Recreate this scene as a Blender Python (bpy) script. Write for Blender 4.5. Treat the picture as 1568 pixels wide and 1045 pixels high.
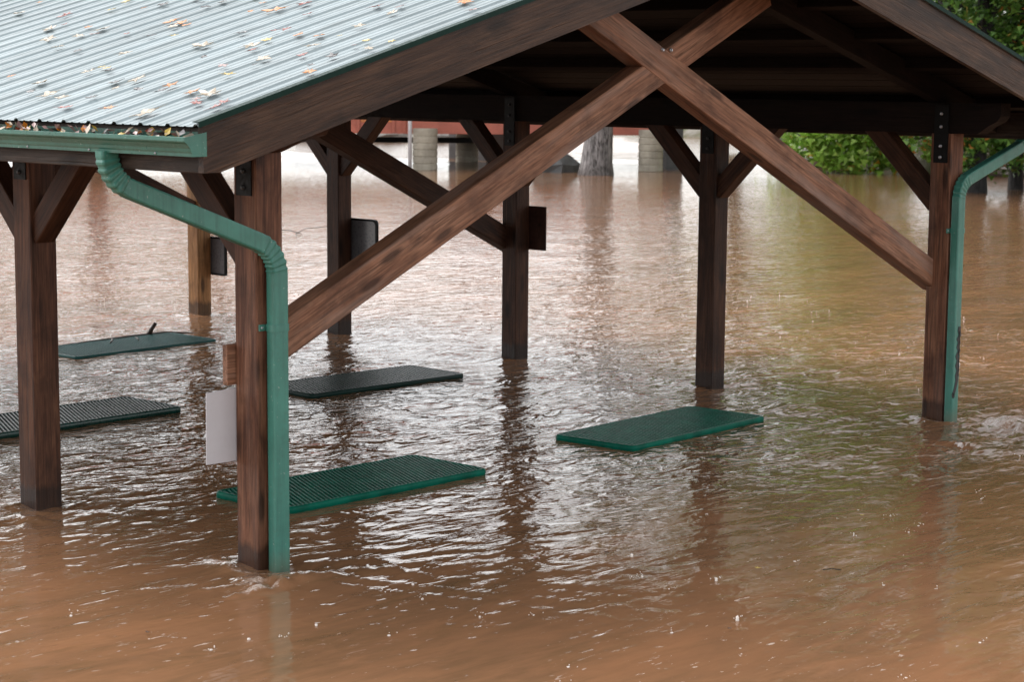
import bpy, math, random
import numpy as np
from mathutils import Matrix, Vector

random.seed(7); rng = np.random.default_rng(11)
for o in list(bpy.data.objects): bpy.data.objects.remove(o, do_unlink=True)
scene = bpy.context.scene
COL = scene.collection

# ------------------------------------------------------------------ camera
cam_d = bpy.data.cameras.new("camera"); cam = bpy.data.objects.new("camera", cam_d); COL.objects.link(cam)
cam_d.sensor_fit = 'HORIZONTAL'; cam_d.sensor_width = 36.0; cam_d.lens = 69.82
cam_d.clip_start = 0.1; cam_d.clip_end = 2000
CAMP = Vector((-6.9062, -8.4564, 2.7451))
Rm = Matrix(((0.68753, 0.08980, -0.72058), (-0.72611, 0.09615, -0.68082), (0.00814, 0.99131, 0.13131)))
cam.matrix_world = Matrix.Translation(CAMP) @ Rm.to_4x4()
cam_d.dof.use_dof = True; cam_d.dof.focus_distance = 13.5; cam_d.dof.aperture_fstop = 5.0
scene.camera = cam

# ------------------------------------------------------------------ sky, sun, exposure
world = bpy.data.worlds.new("World"); scene.world = world; world.use_nodes = True
wn = world.node_tree; wn.nodes.clear()
SUN_EL, SUN_AZ = math.radians(55), math.radians(350)      # azimuth from +Y towards +X
sky = wn.nodes.new("ShaderNodeTexSky"); sky.sky_type = 'NISHITA'; sky.sun_disc = False
sky.sun_elevation = SUN_EL; sky.sun_rotation = SUN_AZ
sky.air_density = 1.0; sky.dust_density = 1.7; sky.ozone_density = 1.0
hsv = wn.nodes.new("ShaderNodeHueSaturation"); hsv.inputs['Saturation'].default_value = 0.10
bg = wn.nodes.new("ShaderNodeBackground"); bg.inputs['Strength'].default_value = 0.14
wo = wn.nodes.new("ShaderNodeOutputWorld")
wn.links.new(sky.outputs[0], hsv.inputs['Color']); wn.links.new(hsv.outputs[0], bg.inputs['Color']); wn.links.new(bg.outputs[0], wo.inputs[0])
sd = bpy.data.lights.new("sun", 'SUN'); sd.energy = 0.8; sd.angle = math.radians(40); sd.color = (1.0, 0.97, 0.93)
sun = bpy.data.objects.new("sun", sd); COL.objects.link(sun)
sdir = Vector((math.sin(SUN_AZ)*math.cos(SUN_EL), math.cos(SUN_AZ)*math.cos(SUN_EL), math.sin(SUN_EL)))
sun.rotation_euler = sdir.to_track_quat('Z', 'Y').to_euler()
vs = scene.view_settings; vs.view_transform = 'Standard'; vs.look = 'None'; vs.gamma = 1.0; vs.use_curve_mapping = False
vs.exposure = 1.48
scene.render.engine = 'CYCLES'
scene.cycles.max_bounces = 6; scene.cycles.diffuse_bounces = 3; scene.cycles.glossy_bounces = 3

# ------------------------------------------------------------------ helpers
def tag(o, label=None, cat=None, group=None, kind=None):
    if label: o["label"] = label
    if cat: o["category"] = cat
    if group: o["group"] = group
    if kind: o["kind"] = kind
    return o

def mesh(name, verts, faces, mat=None, smooth=False):
    me = bpy.data.meshes.new(name)
    me.from_pydata([tuple(v) for v in verts], [], [tuple(f) for f in faces])
    if mat: me.materials.append(mat)
    if smooth: me.polygons.foreach_set("use_smooth", [True]*len(me.polygons))
    me.update(); return me

def put(name, me, parent=None, M=None):
    o = bpy.data.objects.new(name, me); COL.objects.link(o)
    if parent is not None: o.parent = parent
    if M is not None: o.matrix_local = M
    return o

def empty(name, M=None):
    o = bpy.data.objects.new(name, None); COL.objects.link(o); o.empty_display_size = 0.2
    if M is not None: o.matrix_local = M
    return o

def T(x, y, z): return Matrix.Translation((x, y, z))

_tc = {}
def timber_mesh(L, w, h, mat, ch=0.006):
    key = (round(L, 4), round(w, 4), round(h, 4), mat.name, ch)
    if key in _tc: return _tc[key]
    a, b = w/2, h/2
    ring = [(-a+ch, -b), (a-ch, -b), (a, -b+ch), (a, b-ch), (a-ch, b), (-a+ch, b), (-a, b-ch), (-a, -b+ch)]
    vs_ = [(0, y, z) for y, z in ring] + [(L, y, z) for y, z in ring]
    fs = [(i, (i+1) % 8, 8+(i+1) % 8, 8+i)[::-1] for i in range(8)]
    fs += [tuple(range(8)), tuple(range(15, 7, -1))]
    me = mesh("timber", vs_, fs, mat); _tc[key] = me; return me

def frame(p0, p1, up=(0, 0, 1)):
    p0, p1 = Vector(p0), Vector(p1); x = (p1-p0).normalized(); u = Vector(up)
    y = u.cross(x).normalized(); z = x.cross(y)
    M = Matrix((x, y, z)).transposed().to_4x4(); M.translation = p0
    return M, (p1-p0).length

def timber(name, p0, p1, w, h, mat, parent, up=(0, 0, 1), ch=0.006):
    """length along local X, w across (local Y), h along local Z"""
    M, L = frame(p0, p1, up)
    return put(name, timber_mesh(L, w, h, mat, ch), parent, M)

def box(name, lo, hi, mat, parent=None, ch=0.004):
    lo, hi = Vector(lo), Vector(hi); c = (lo+hi)/2; d = hi-lo
    M = Matrix.Translation((lo.x, c.y, c.z))
    return put(name, timber_mesh(d.x, d.y, d.z, mat, ch), parent, M)

def prism(name, poly, axis_lo, axis_hi, mat, parent=None):
    """poly in (x,z), extruded along y"""
    n = len(poly)
    vs_ = [(x, axis_lo, z) for x, z in poly] + [(x, axis_hi, z) for x, z in poly]
    fs = [(i, (i+1) % n, n+(i+1) % n, n+i) for i in range(n)] + [tuple(range(n))[::-1], tuple(range(n, 2*n))]
    return put(name, mesh(name, vs_, fs, mat), parent)

def ribbon(poly, t):
    """close an open polyline (x,z) into a thin outline of thickness t"""
    out = []
    n = len(poly)
    for i in range(n):
        a = Vector(poly[max(i-1, 0)]); b = Vector(poly[min(i+1, n-1)]); d = (b-a).normalized()
        out.append((poly[i][0]-d.y*t, poly[i][1]+d.x*t))
    return list(poly) + out[::-1]

def strip_prism(name, poly, t, y0, y1, mat, parent=None):
    """thin folded sheet: open polyline (x,z) extruded along y with thickness t"""
    n = len(poly); o = ribbon(poly, t)[n:][::-1]
    vs_ = []
    for y in (y0, y1):
        vs_ += [(x, y, z) for x, z in poly] + [(x, y, z) for x, z in o]
    fs = []
    m = 2*n
    for i in range(n-1):
        fs.append((i, i+1, m+i+1, m+i)); fs.append((n+i+1, n+i, m+n+i, m+n+i+1))
        fs.append((i+1, i, n+i, n+i+1)); fs.append((m+i, m+i+1, m+n+i+1, m+n+i))
    fs.append((0, m, m+n, n)); fs.append((n-1, 2*n-1, m+2*n-1, m+n-1))
    return put(name, mesh(name, vs_, fs, mat), parent)

def tube(pts, rad, n=10, caps=True):
    """round tube; rad may be a list"""
    vs_, fs = [], []
    pts = [Vector(p) for p in pts]
    up = Vector((0, 0, 1))
    prev = None
    for i, p in enumerate(pts):
        d = (pts[min(i+1, len(pts)-1)]-pts[max(i-1, 0)]).normalized()
        if prev is None:
            a = d.cross(up)
            if a.length < 1e-3: a = d.cross(Vector((1, 0, 0)))
            a.normalize()
        else:
            a = (prev-d*prev.dot(d)).normalized()
        prev = a; b = d.cross(a)
        r = rad[i] if isinstance(rad, (list, tuple, np.ndarray)) else rad
        for k in range(n):
            an = 2*math.pi*k/n
            vs_.append(p+a*(r*math.cos(an))+b*(r*math.sin(an)))
    for i in range(len(pts)-1):
        for k in range(n):
            fs.append((i*n+k, i*n+(k+1) % n, (i+1)*n+(k+1) % n, (i+1)*n+k))
    if caps:
        fs.append(tuple(range(n))[::-1]); fs.append(tuple(range((len(pts)-1)*n, len(pts)*n)))
    return vs_, fs

# ------------------------------------------------------------------ materials
def new_mat(name):
    m = bpy.data.materials.new(name); m.use_nodes = True
    nt = m.node_tree; b = nt.nodes["Principled BSDF"]
    return m, nt, b
def N(nt, typ, **kw):
    n = nt.nodes.new(typ)
    for k, v in kw.items():
        if k.startswith('i_'): n.inputs[k[2:].replace('_', ' ')].default_value = v
        else: setattr(n, k, v)
    return n
def ramp(nt, stops, src=None, interp='LINEAR'):
    r = nt.nodes.new("ShaderNodeValToRGB"); r.color_ramp.interpolation = interp
    el = r.color_ramp.elements
    while len(el) < len(stops): el.new(0.5)
    for e, (p, c) in zip(el, stops):
        e.position = p; e.color = (c[0], c[1], c[2], 1) if len(c) == 3 else c
    if src: nt.links.new(src, r.inputs[0])
    return r
def noise_at(nt, vec, scale, detail=4, rough=0.55, dist=0.0):
    n = N(nt, "ShaderNodeTexNoise"); n.inputs['Scale'].default_value = scale; n.inputs['Detail'].default_value = detail
    n.inputs['Roughness'].default_value = rough; n.inputs['Distortion'].default_value = dist
    if vec: nt.links.new(vec, n.inputs['Vector'])
    return n
def math_n(nt, op, a, b=None, clamp=False):
    n = N(nt, "ShaderNodeMath", operation=op, use_clamp=clamp)
    for i, x in enumerate((a, b)):
        if x is None: continue
        if isinstance(x, (int, float)): n.inputs[i].default_value = x
        else: nt.links.new(x, n.inputs[i])
    return n.outputs[0]
def mixc(nt, fac, a, b, blend='MIX'):
    n = N(nt, "ShaderNodeMix", data_type='RGBA', blend_type=blend)
    for s_, x in ((n.inputs[0], fac), (n.inputs[6], a), (n.inputs[7], b)):
        if isinstance(x, (int, float)): s_.default_value = x
        elif isinstance(x, tuple): s_.default_value = (x[0], x[1], x[2], 1)
        else: nt.links.new(x, s_)
    return n.outputs[2]
def bump(nt, b, height, strength, dist, prev=None):
    n = N(nt, "ShaderNodeBump"); n.inputs['Strength'].default_value = strength; n.inputs['Distance'].default_value = dist
    nt.links.new(height, n.inputs['Height'])
    if prev: nt.links.new(prev, n.inputs['Normal'])
    if b: nt.links.new(n.outputs[0], b.inputs['Normal'])
    return n.outputs[0]

def wood(name, dark, mid, light, wet=True, rough=0.55, grey=0.25):
    m, nt, b = new_mat(name)
    tc = N(nt, "ShaderNodeTexCoord"); oi = N(nt, "ShaderNodeObjectInfo")
    off = N(nt, "ShaderNodeVectorMath", operation='SCALE'); off.inputs['Scale'].default_value = 37.0
    cmb = N(nt, "ShaderNodeCombineXYZ")
    for i in range(3): nt.links.new(oi.outputs['Random'], cmb.inputs[i])
    nt.links.new(cmb.outputs[0], off.inputs[0])
    add = N(nt, "ShaderNodeVectorMath", operation='ADD')
    nt.links.new(tc.outputs['Object'], add.inputs[0]); nt.links.new(off.outputs[0], add.inputs[1])
    def mp(s):
        k = N(nt, "ShaderNodeMapping"); k.inputs['Scale'].default_value = s; nt.links.new(add.outputs[0], k.inputs[0]); return k.outputs[0]
    g1 = noise_at(nt, mp((1.3, 8, 8)), 1.0, 7, 0.62, 1.0)
    g2 = noise_at(nt, mp((2.5, 90, 90)), 1.0, 4, 0.65, 0.2)
    vo = N(nt, "ShaderNodeTexVoronoi"); nt.links.new(mp((1.6, 6.0, 6.0)), vo.inputs['Vector']); vo.inputs['Scale'].default_value = 1.0
    knot = ramp(nt, [(0.10, (1, 1, 1)), (0.2, (0, 0, 0))], vo.outputs['Distance'])
    base = ramp(nt, [(0.24, dark), (0.45, mid), (0.70, light)], g1.outputs[0])
    gr = ramp(nt, [(0.3, (0.55, 0.52, 0.5)), (0.6, (1.08, 1.06, 1.05))], g2.outputs[0])
    c = mixc(nt, 1.0, base.outputs[0], gr.outputs[0], 'MULTIPLY')
    g5 = noise_at(nt, mp((1.6, 34, 34)), 1.0, 5, 0.62, 1.6)
    c = mixc(nt, 1.0, c, ramp(nt, [(0.34, (0.58, 0.56, 0.54)), (0.5, (1, 1, 1)), (0.68, (1.22, 1.2, 1.18))], g5.outputs[0]).outputs[0], 'MULTIPLY')
    g6 = noise_at(nt, mp((2.2, 3.5, 3.5)), 1.0, 5, 0.65, 0.4)          # blotchy stain
    c = mixc(nt, ramp(nt, [(0.50, (0, 0, 0)), (0.68, (0.6,)*3)], g6.outputs[0]).outputs[0], c, tuple(x*0.7 for x in dark))
    c = mixc(nt, math_n(nt, 'MULTIPLY', knot.outputs[0], 0.75), c, tuple(x*0.35 for x in dark))
    # weathered grey bloom in long patches
    g3 = noise_at(nt, mp((0.5, 5, 5)), 1.3, 3, 0.6, 0.3)
    gp = ramp(nt, [(0.52, (0, 0, 0)), (0.7, (grey, grey, grey))], g3.outputs[0])
    c = mixc(nt, gp.outputs[0], c, tuple(0.5*(x+sum(light)/3) for x in light))
    # long checks (cracks)
    g4 = noise_at(nt, mp((0.35, 22, 22)), 1.0, 2, 0.5, 0.1)
    crack = ramp(nt, [(0.485, (0, 0, 0)), (0.5, (1, 1, 1)), (0.515, (0, 0, 0))], g4.outputs[0])
    cm = math_n(nt, 'MULTIPLY', crack.outputs[0], ramp(nt, [(0.45, (0, 0, 0)), (0.6, (1, 1, 1))], g1.outputs[0]).outputs[0])
    c = mixc(nt, math_n(nt, 'MULTIPLY', cm, 0.55), c, tuple(x*0.25 for x in dark))
    if wet:
        ge = N(nt, "ShaderNodeNewGeometry"); sp = N(nt, "ShaderNodeSeparateXYZ"); nt.links.new(ge.outputs['Position'], sp.inputs[0])
        nz = noise_at(nt, mp((3, 14, 14)), 1.0, 3)
        lev = math_n(nt, 'ADD', math_n(nt, 'SUBTRACT', 0.10, sp.outputs[2]), math_n(nt, 'MULTIPLY', nz.outputs[0], 0.12))
        wf = math_n(nt, 'MULTIPLY', lev, 22.0, clamp=True)
        c = mixc(nt, math_n(nt, 'MULTIPLY', wf, 0.72), c, tuple(x*0.28 for x in dark))
        rr = math_n(nt, 'SUBTRACT', rough, math_n(nt, 'MULTIPLY', wf, rough-0.35))
        nt.links.new(rr, b.inputs['Roughness'])
    else: b.inputs['Roughness'].default_value = rough
    b.inputs['Specular IOR Level'].default_value = 0.22
    nt.links.new(c, b.inputs['Base Color'])
    hgt = math_n(nt, 'ADD', math_n(nt, 'ADD', g2.outputs[0], g5.outputs[0]), math_n(nt, 'MULTIPLY', cm, -1.4))
    bump(nt, b, hgt, 0.5, 0.004)
    return m

M_POST = wood("shaded_stained_post_wood", (0.016, 0.007, 0.004), (0.052, 0.021, 0.011), (0.092, 0.040, 0.021), grey=0.10)  # same stained timber, darkened in colour for shade under the roof
M_POSTM = wood("half_lit_post_wood", (0.026, 0.011, 0.007), (0.085, 0.036, 0.020), (0.145, 0.066, 0.037), grey=0.2)  # half-lit copy of the post wood, for the left row
M_POSTL = wood("lit_post_wood", (0.045, 0.019, 0.012), (0.150, 0.065, 0.038), (0.25, 0.120, 0.070), grey=0.3)  # brighter copy of the post wood: light on the front posts put into colour
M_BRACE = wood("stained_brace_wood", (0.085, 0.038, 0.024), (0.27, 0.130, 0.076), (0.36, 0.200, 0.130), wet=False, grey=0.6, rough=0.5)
M_BARGE = wood("stained_barge_wood", (0.016, 0.009, 0.006), (0.050, 0.026, 0.016), (0.098, 0.054, 0.032), wet=False, grey=0.06, rough=0.45)
M_DARKW = wood("shaded_roof_wood", (0.005, 0.003, 0.002), (0.009, 0.0045, 0.003), (0.015, 0.0075, 0.005), wet=False, grey=0.0, rough=0.8)  # shade under the roof put into a near-black wood colour
M_FASCIA = wood("weathered_fascia_wood", (0.02, 0.015, 0.012), (0.04, 0.028, 0.022), (0.09, 0.068, 0.055), wet=False, grey=0.5)
M_SIGNW = wood("red_brown_board", (0.025, 0.010, 0.007), (0.045, 0.018, 0.012), (0.07, 0.028, 0.018), wet=False)
M_POSTF = wood("lit_tan_post_wood", (0.10, 0.045, 0.018), (0.29, 0.145, 0.058), (0.40, 0.22, 0.095), grey=0.1)  # end post: drier wood, plus light from the open end put into its colour

def painted(name, col, rough=0.4, var=0.12, coat=0.0, dirt=(0.05, 0.04, 0.03), dirtamt=0.25, spec=0.5, metal=0.0, scale=6.0, streak=0.0):
    m, nt, b = new_mat(name)
    tc = N(nt, "ShaderNodeTexCoord")
    n1 = noise_at(nt, tc.outputs['Object'], scale, 5, 0.6)
    n2 = noise_at(nt, tc.outputs['Object'], scale*7, 3, 0.6)
    lo = tuple(x*(1-var) for x in col); hi = tuple(min(1, x*(1+var)) for x in col)
    c = ramp(nt, [(0.35, lo), (0.65, hi)], n1.outputs[0]).outputs[0]
    d = ramp(nt, [(0.55, (0, 0, 0)), (0.8, (dirtamt,)*3)], n2.outputs[0]).outputs[0]
    c = mixc(nt, d, c, dirt)
    if streak:
        mp_ = N(nt, "ShaderNodeMapping"); mp_.inputs['Scale'].default_value = (38, 38, 1.6); nt.links.new(tc.outputs['Object'], mp_.inputs[0])
        n3 = noise_at(nt, mp_.outputs[0], 1.0, 4, 0.6)
        c = mixc(nt, ramp(nt, [(0.46, (0, 0, 0)), (0.68, (streak,)*3)], n3.outputs[0]).outputs[0], c, tuple(x*0.42 for x in col))
        n4 = noise_at(nt, tc.outputs['Object'], 55, 2, 0.5)
        c = mixc(nt, ramp(nt, [(0.70, (0, 0, 0)), (0.74, (0.8,)*3)], n4.outputs[0]).outputs[0], c, (0.30, 0.36, 0.32))
        ge = N(nt, "ShaderNodeNewGeometry"); sp = N(nt, "ShaderNodeSeparateXYZ"); nt.links.new(ge.outputs['Position'], sp.inputs[0])
        mud = math_n(nt, 'MULTIPLY', math_n(nt, 'ADD', math_n(nt, 'SUBTRACT', 0.02, sp.outputs[2]), math_n(nt, 'MULTIPLY', n1.outputs[0], 0.22)), 6.0, clamp=True)
        c = mixc(nt, math_n(nt, 'MULTIPLY', mud, 0.55), c, (0.10, 0.065, 0.035))
    nt.links.new(c, b.inputs['Base Color'])
    r = ramp(nt, [(0.3, (rough*0.75,)*3), (0.7, (min(1, rough*1.25),)*3)], n2.outputs[0])
    nt.links.new(r.outputs[0], b.inputs['Roughness'])
    b.inputs['Coat Weight'].default_value = coat; b.inputs['Coat Roughness'].default_value = 0.12
    b.inputs['Metallic'].default_value = metal; b.inputs['Specular IOR Level'].default_value = spec
    bump(nt, b, n2.outputs[0], 0.12, 0.002)
    return m

M_ROOF = painted("pale_green_roof_metal", (0.255, 0.305, 0.320), 0.5, 0.08, coat=0.0, spec=0.35, dirt=(0.2, 0.2, 0.2), dirtamt=0.2, scale=1.2)
def tint_roof():
    nt = M_ROOF.node_tree; b = nt.nodes["Principled BSDF"]; src = b.inputs['Base Color'].links[0].from_socket
    oi = N(nt, "ShaderNodeObjectInfo"); tc = N(nt, "ShaderNodeTexCoord")
    k = N(nt, "ShaderNodeMapping"); k.inputs['Scale'].default_value = (0.9, 14, 1); nt.links.new(tc.outputs['Object'], k.inputs[0])
    ad = N(nt, "ShaderNodeVectorMath", operation='ADD'); nt.links.new(k.outputs[0], ad.inputs[0])
    cb = N(nt, "ShaderNodeCombineXYZ"); nt.links.new(math_n(nt, 'MULTIPLY', oi.outputs['Random'], 40.0), cb.inputs[0]); nt.links.new(cb.outputs[0], ad.inputs[1])
    n = noise_at(nt, ad.outputs[0], 1.0, 5, 0.65, 0.3)
    c = mixc(nt, ramp(nt, [(0.45, (0, 0, 0)), (0.72, (0.5,)*3)], n.outputs[0]).outputs[0], src, (0.15, 0.165, 0.16))
    f = ramp(nt, [(0.0, (0.88,)*3), (1.0, (1.06,)*3)], oi.outputs['Random'])
    nt.links.new(mixc(nt, 1.0, c, f.outputs[0], 'MULTIPLY'), b.inputs['Base Color'])
tint_roof()
M_TRIM = painted("dark_green_trim", (0.004, 0.024, 0.018), 0.5, coat=0.0, spec=0.12)
M_GUT = painted("green_gutter_paint", (0.028, 0.135, 0.098), 0.35, coat=0.15, dirt=(0.10, 0.14, 0.11), dirtamt=0.4, streak=0.35)
M_SPOUT = painted("green_downspout_paint", (0.048, 0.200, 0.155), 0.4, coat=0.1, dirt=(0.08, 0.12, 0.09), dirtamt=0.35, streak=0.4)
M_TABLE = painted("green_table_coating", (0.002, 0.092, 0.060), 0.4, 0.3, coat=0.0, spec=0.08, dirt=(0.01, 0.03, 0.02), dirtamt=0.25)
M_TABLED = painted("blackish_green_table_coating", (0.002, 0.018, 0.014), 0.4, 0.2, coat=0.0, spec=0.15, dirt=(0.02, 0.02, 0.02))
M_TABLET = painted("faded_teal_table_coating", (0.014, 0.075, 0.07), 0.4, 0.2, coat=0.0, spec=0.12, dirt=(0.08, 0.09, 0.08))
M_BLACK = painted("black_steel", (0.006, 0.006, 0.006), 0.5, coat=0.0, spec=0.15)
M_ZINC = painted("zinc_bolt", (0.42, 0.42, 0.44), 0.35, metal=0.8)
M_WHITE = painted("white_sign_sheet", (0.55, 0.53, 0.55), 0.5, 0.03, dirt=(0.45, 0.42, 0.4), dirtamt=0.3)
M_SIGNK = painted("dark_sign_back", (0.05, 0.048, 0.05), 0.35, coat=0.3)
M_PIPEW = painted("white_pipe_plastic", (0.55, 0.55, 0.57), 0.35, 0.04)
M_RED = painted("red_girder_paint", (0.40, 0.115, 0.075), 0.5, 0.15, scale=2)
M_ORANGE = painted("orange_panel_paint", (0.5, 0.17, 0.05), 0.5, 0.15, scale=2)
M_INK = painted("black_marker_paint", (0.008, 0.008, 0.010), 0.4)

def concrete(name, col, band=True):
    m, nt, b = new_mat(name)
    tc = N(nt, "ShaderNodeTexCoord")
    n1 = noise_at(nt, tc.outputs['Object'], 2.2, 6, 0.65)
    n2 = noise_at(nt, tc.outputs['Object'], 14, 5, 0.6)
    mp_ = N(nt, "ShaderNodeMapping"); mp_.inputs['Scale'].default_value = (1, 1, 9); nt.links.new(tc.outputs['Object'], mp_.inputs[0])
    n3 = noise_at(nt, mp_.outputs[0], 1.0, 3, 0.6)
    c = ramp(nt, [(0.3, tuple(x*0.6 for x in col)), (0.6, col)], n1.outputs[0]).outputs[0]
    c = mixc(nt, ramp(nt, [(0.5, (0, 0, 0)), (0.75, (0.5,)*3)], n3.outputs[0]).outputs[0], c, tuple(x*0.55 for x in col))
    nt.links.new(c, b.inputs['Base Color']); b.inputs['Roughness'].default_value = 0.85
    bump(nt, b, n2.outputs[0], 0.4, 0.02)
    return m
M_CONC = concrete("pale_concrete", (0.46, 0.42, 0.34))
M_CONCD = concrete("dark_concrete", (0.10, 0.10, 0.10))
M_ROCK = concrete("river_rock", (0.30, 0.28, 0.26))

def bark(name, k0):
    m, nt, b = new_mat(name)
    tc = N(nt, "ShaderNodeTexCoord"); mp_ = N(nt, "ShaderNodeMapping"); mp_.inputs['Scale'].default_value = (1, 1, 0.22)
    nt.links.new(tc.outputs['Object'], mp_.inputs[0])
    n0 = noise_at(nt, mp_.outputs[0], 16, 5, 0.65, 0.8)
    n = noise_at(nt, mp_.outputs[0], 5, 6, 0.7)
    k = ramp(nt, [(0.36, (0.045*k0, 0.04*k0, 0.038*k0)), (0.5, (0.19*k0, 0.175*k0, 0.17*k0)), (0.66, (0.36*k0, 0.335*k0, 0.33*k0))], n0.outputs[0])
    c = mixc(nt, 0.8, k.outputs[0], ramp(nt, [(0.3, (0.5,)*3), (0.7, (1.15,)*3)], n.outputs[0]).outputs[0], 'MULTIPLY')
    nt.links.new(c, b.inputs['Base Color']); b.inputs['Roughness'].default_value = 0.85
    bump(nt, b, n0.outputs[0], 0.9, 0.06)
    return m
M_BARKD = bark("dark_wet_bark", 0.10)
M_BARK = bark("grey_bark", 1.0)

def leafmat(name, stops, trans=0.35, rough=0.4):
    m, nt, b = new_mat(name)
    ge = N(nt, "ShaderNodeNewGeometry")
    r = ramp(nt, stops, ge.outputs['Random Per Island'])
    nt.links.new(r.outputs[0], b.inputs['Base Color']); b.inputs['Roughness'].default_value = rough
    tr = N(nt, "ShaderNodeBsdfTranslucent"); nt.links.new(r.outputs[0], tr.inputs[0])
    mx = N(nt, "ShaderNodeMixShader"); mx.inputs[0].default_value = trans
    nt.links.new(b.outputs[0], mx.inputs[1]); nt.links.new(tr.outputs[0], mx.inputs[2])
    nt.links.new(mx.outputs[0], nt.nodes["Material Output"].inputs[0])
    return m
M_LEAFL = leafmat("light_green_leaves", [(0.0, (0.12, 0.26, 0.025)), (0.4, (0.26, 0.45, 0.06)), (0.8, (0.40, 0.58, 0.14)), (0.965, (0.46, 0.60, 0.18)), (0.985, (0.6, 0.3, 0.03))], trans=0.5)
M_LEAFD = leafmat("mid_green_leaves", [(0.0, (0.03, 0.08, 0.014)), (0.5, (0.085, 0.19, 0.03)), (0.88, (0.18, 0.33, 0.07)), (0.95, (0.2, 0.18, 0.03)), (0.985, (0.5, 0.2, 0.05))])
M_LEAFO = leafmat("olive_leaves", [(0.0, (0.05, 0.085, 0.014)), (0.5, (0.11, 0.155, 0.028)), (0.9, (0.17, 0.21, 0.04)), (0.97, (0.3, 0.16, 0.03))])

def leafflat(name, col, coat=0.15):
    m, nt, b = new_mat(name)
    tc = N(nt, "ShaderNodeTexCoord"); n = noise_at(nt, tc.outputs['Object'], 30, 4)
    c = ramp(nt, [(0.3, tuple(x*0.55 for x in col)), (0.65, col)], n.outputs[0])
    nt.links.new(c.outputs[0], b.inputs['Base Color']); b.inputs['Roughness'].default_value = 0.35
    b.inputs['Coat Weight'].default_value = coat; b.inputs['Coat Roughness'].default_value = 0.15
    return m
LEAFC = {'orange': leafflat("orange_leaf", (0.62, 0.20, 0.012)), 'red': leafflat("red_leaf", (0.28, 0.045, 0.025)),
         'brown': leafflat("dark_brown_leaf", (0.03, 0.018, 0.018)), 'pale': leafflat("pale_leaf", (0.44, 0.36, 0.26)),
         'yellow': leafflat("yellow_leaf", (0.60, 0.42, 0.07)), 'pink': leafflat("pinkish_leaf", (0.30, 0.17, 0.155))}

# ------------------------------------------------------------------ layout constants (metres; origin = foot of the near corner post)
W = 7.17; PW = 0.19; UC = (W+PW)/2
KR = 0.289
def zr(u): return 2.53+KR*((u if u < UC else 2*UC-u)+0.933)       # top of the roof sheet
V0, V1 = -0.741, 10.79
LEFT_V = [0.0, 2.20, 4.88, 7.36, 9.83]
RIGHT_V = [0.0, 2.37, 4.80, 7.40, 9.83]
ZB = 2.33
FLOW = Vector((0.69, -0.72))

# ------------------------------------------------------------------ value noise for geometry
def vnoise(x, y, seed):
    r = np.random.default_rng(seed); tab = r.random((256, 256))
    xi = np.floor(x).astype(int); yi = np.floor(y).astype(int); fx = x-xi; fy = y-yi
    fx = fx*fx*(3-2*fx); fy = fy*fy*(3-2*fy)
    a = tab[xi % 256, yi % 256]; b_ = tab[(xi+1) % 256, yi % 256]; c = tab[xi % 256, (yi+1) % 256]; d = tab[(xi+1) % 256, (yi+1) % 256]
    return (a*(1-fx)+b_*fx)*(1-fy)+(c*(1-fx)+d*fx)*fy
def fbm(x, y, seed, o=4):
    s_ = 0; a = 0.5
    for i in range(o): s_ = s_+a*vnoise(x*2**i+i*17.3, y*2**i+i*9.1, seed+i); a *= 0.5
    return s_

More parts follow.
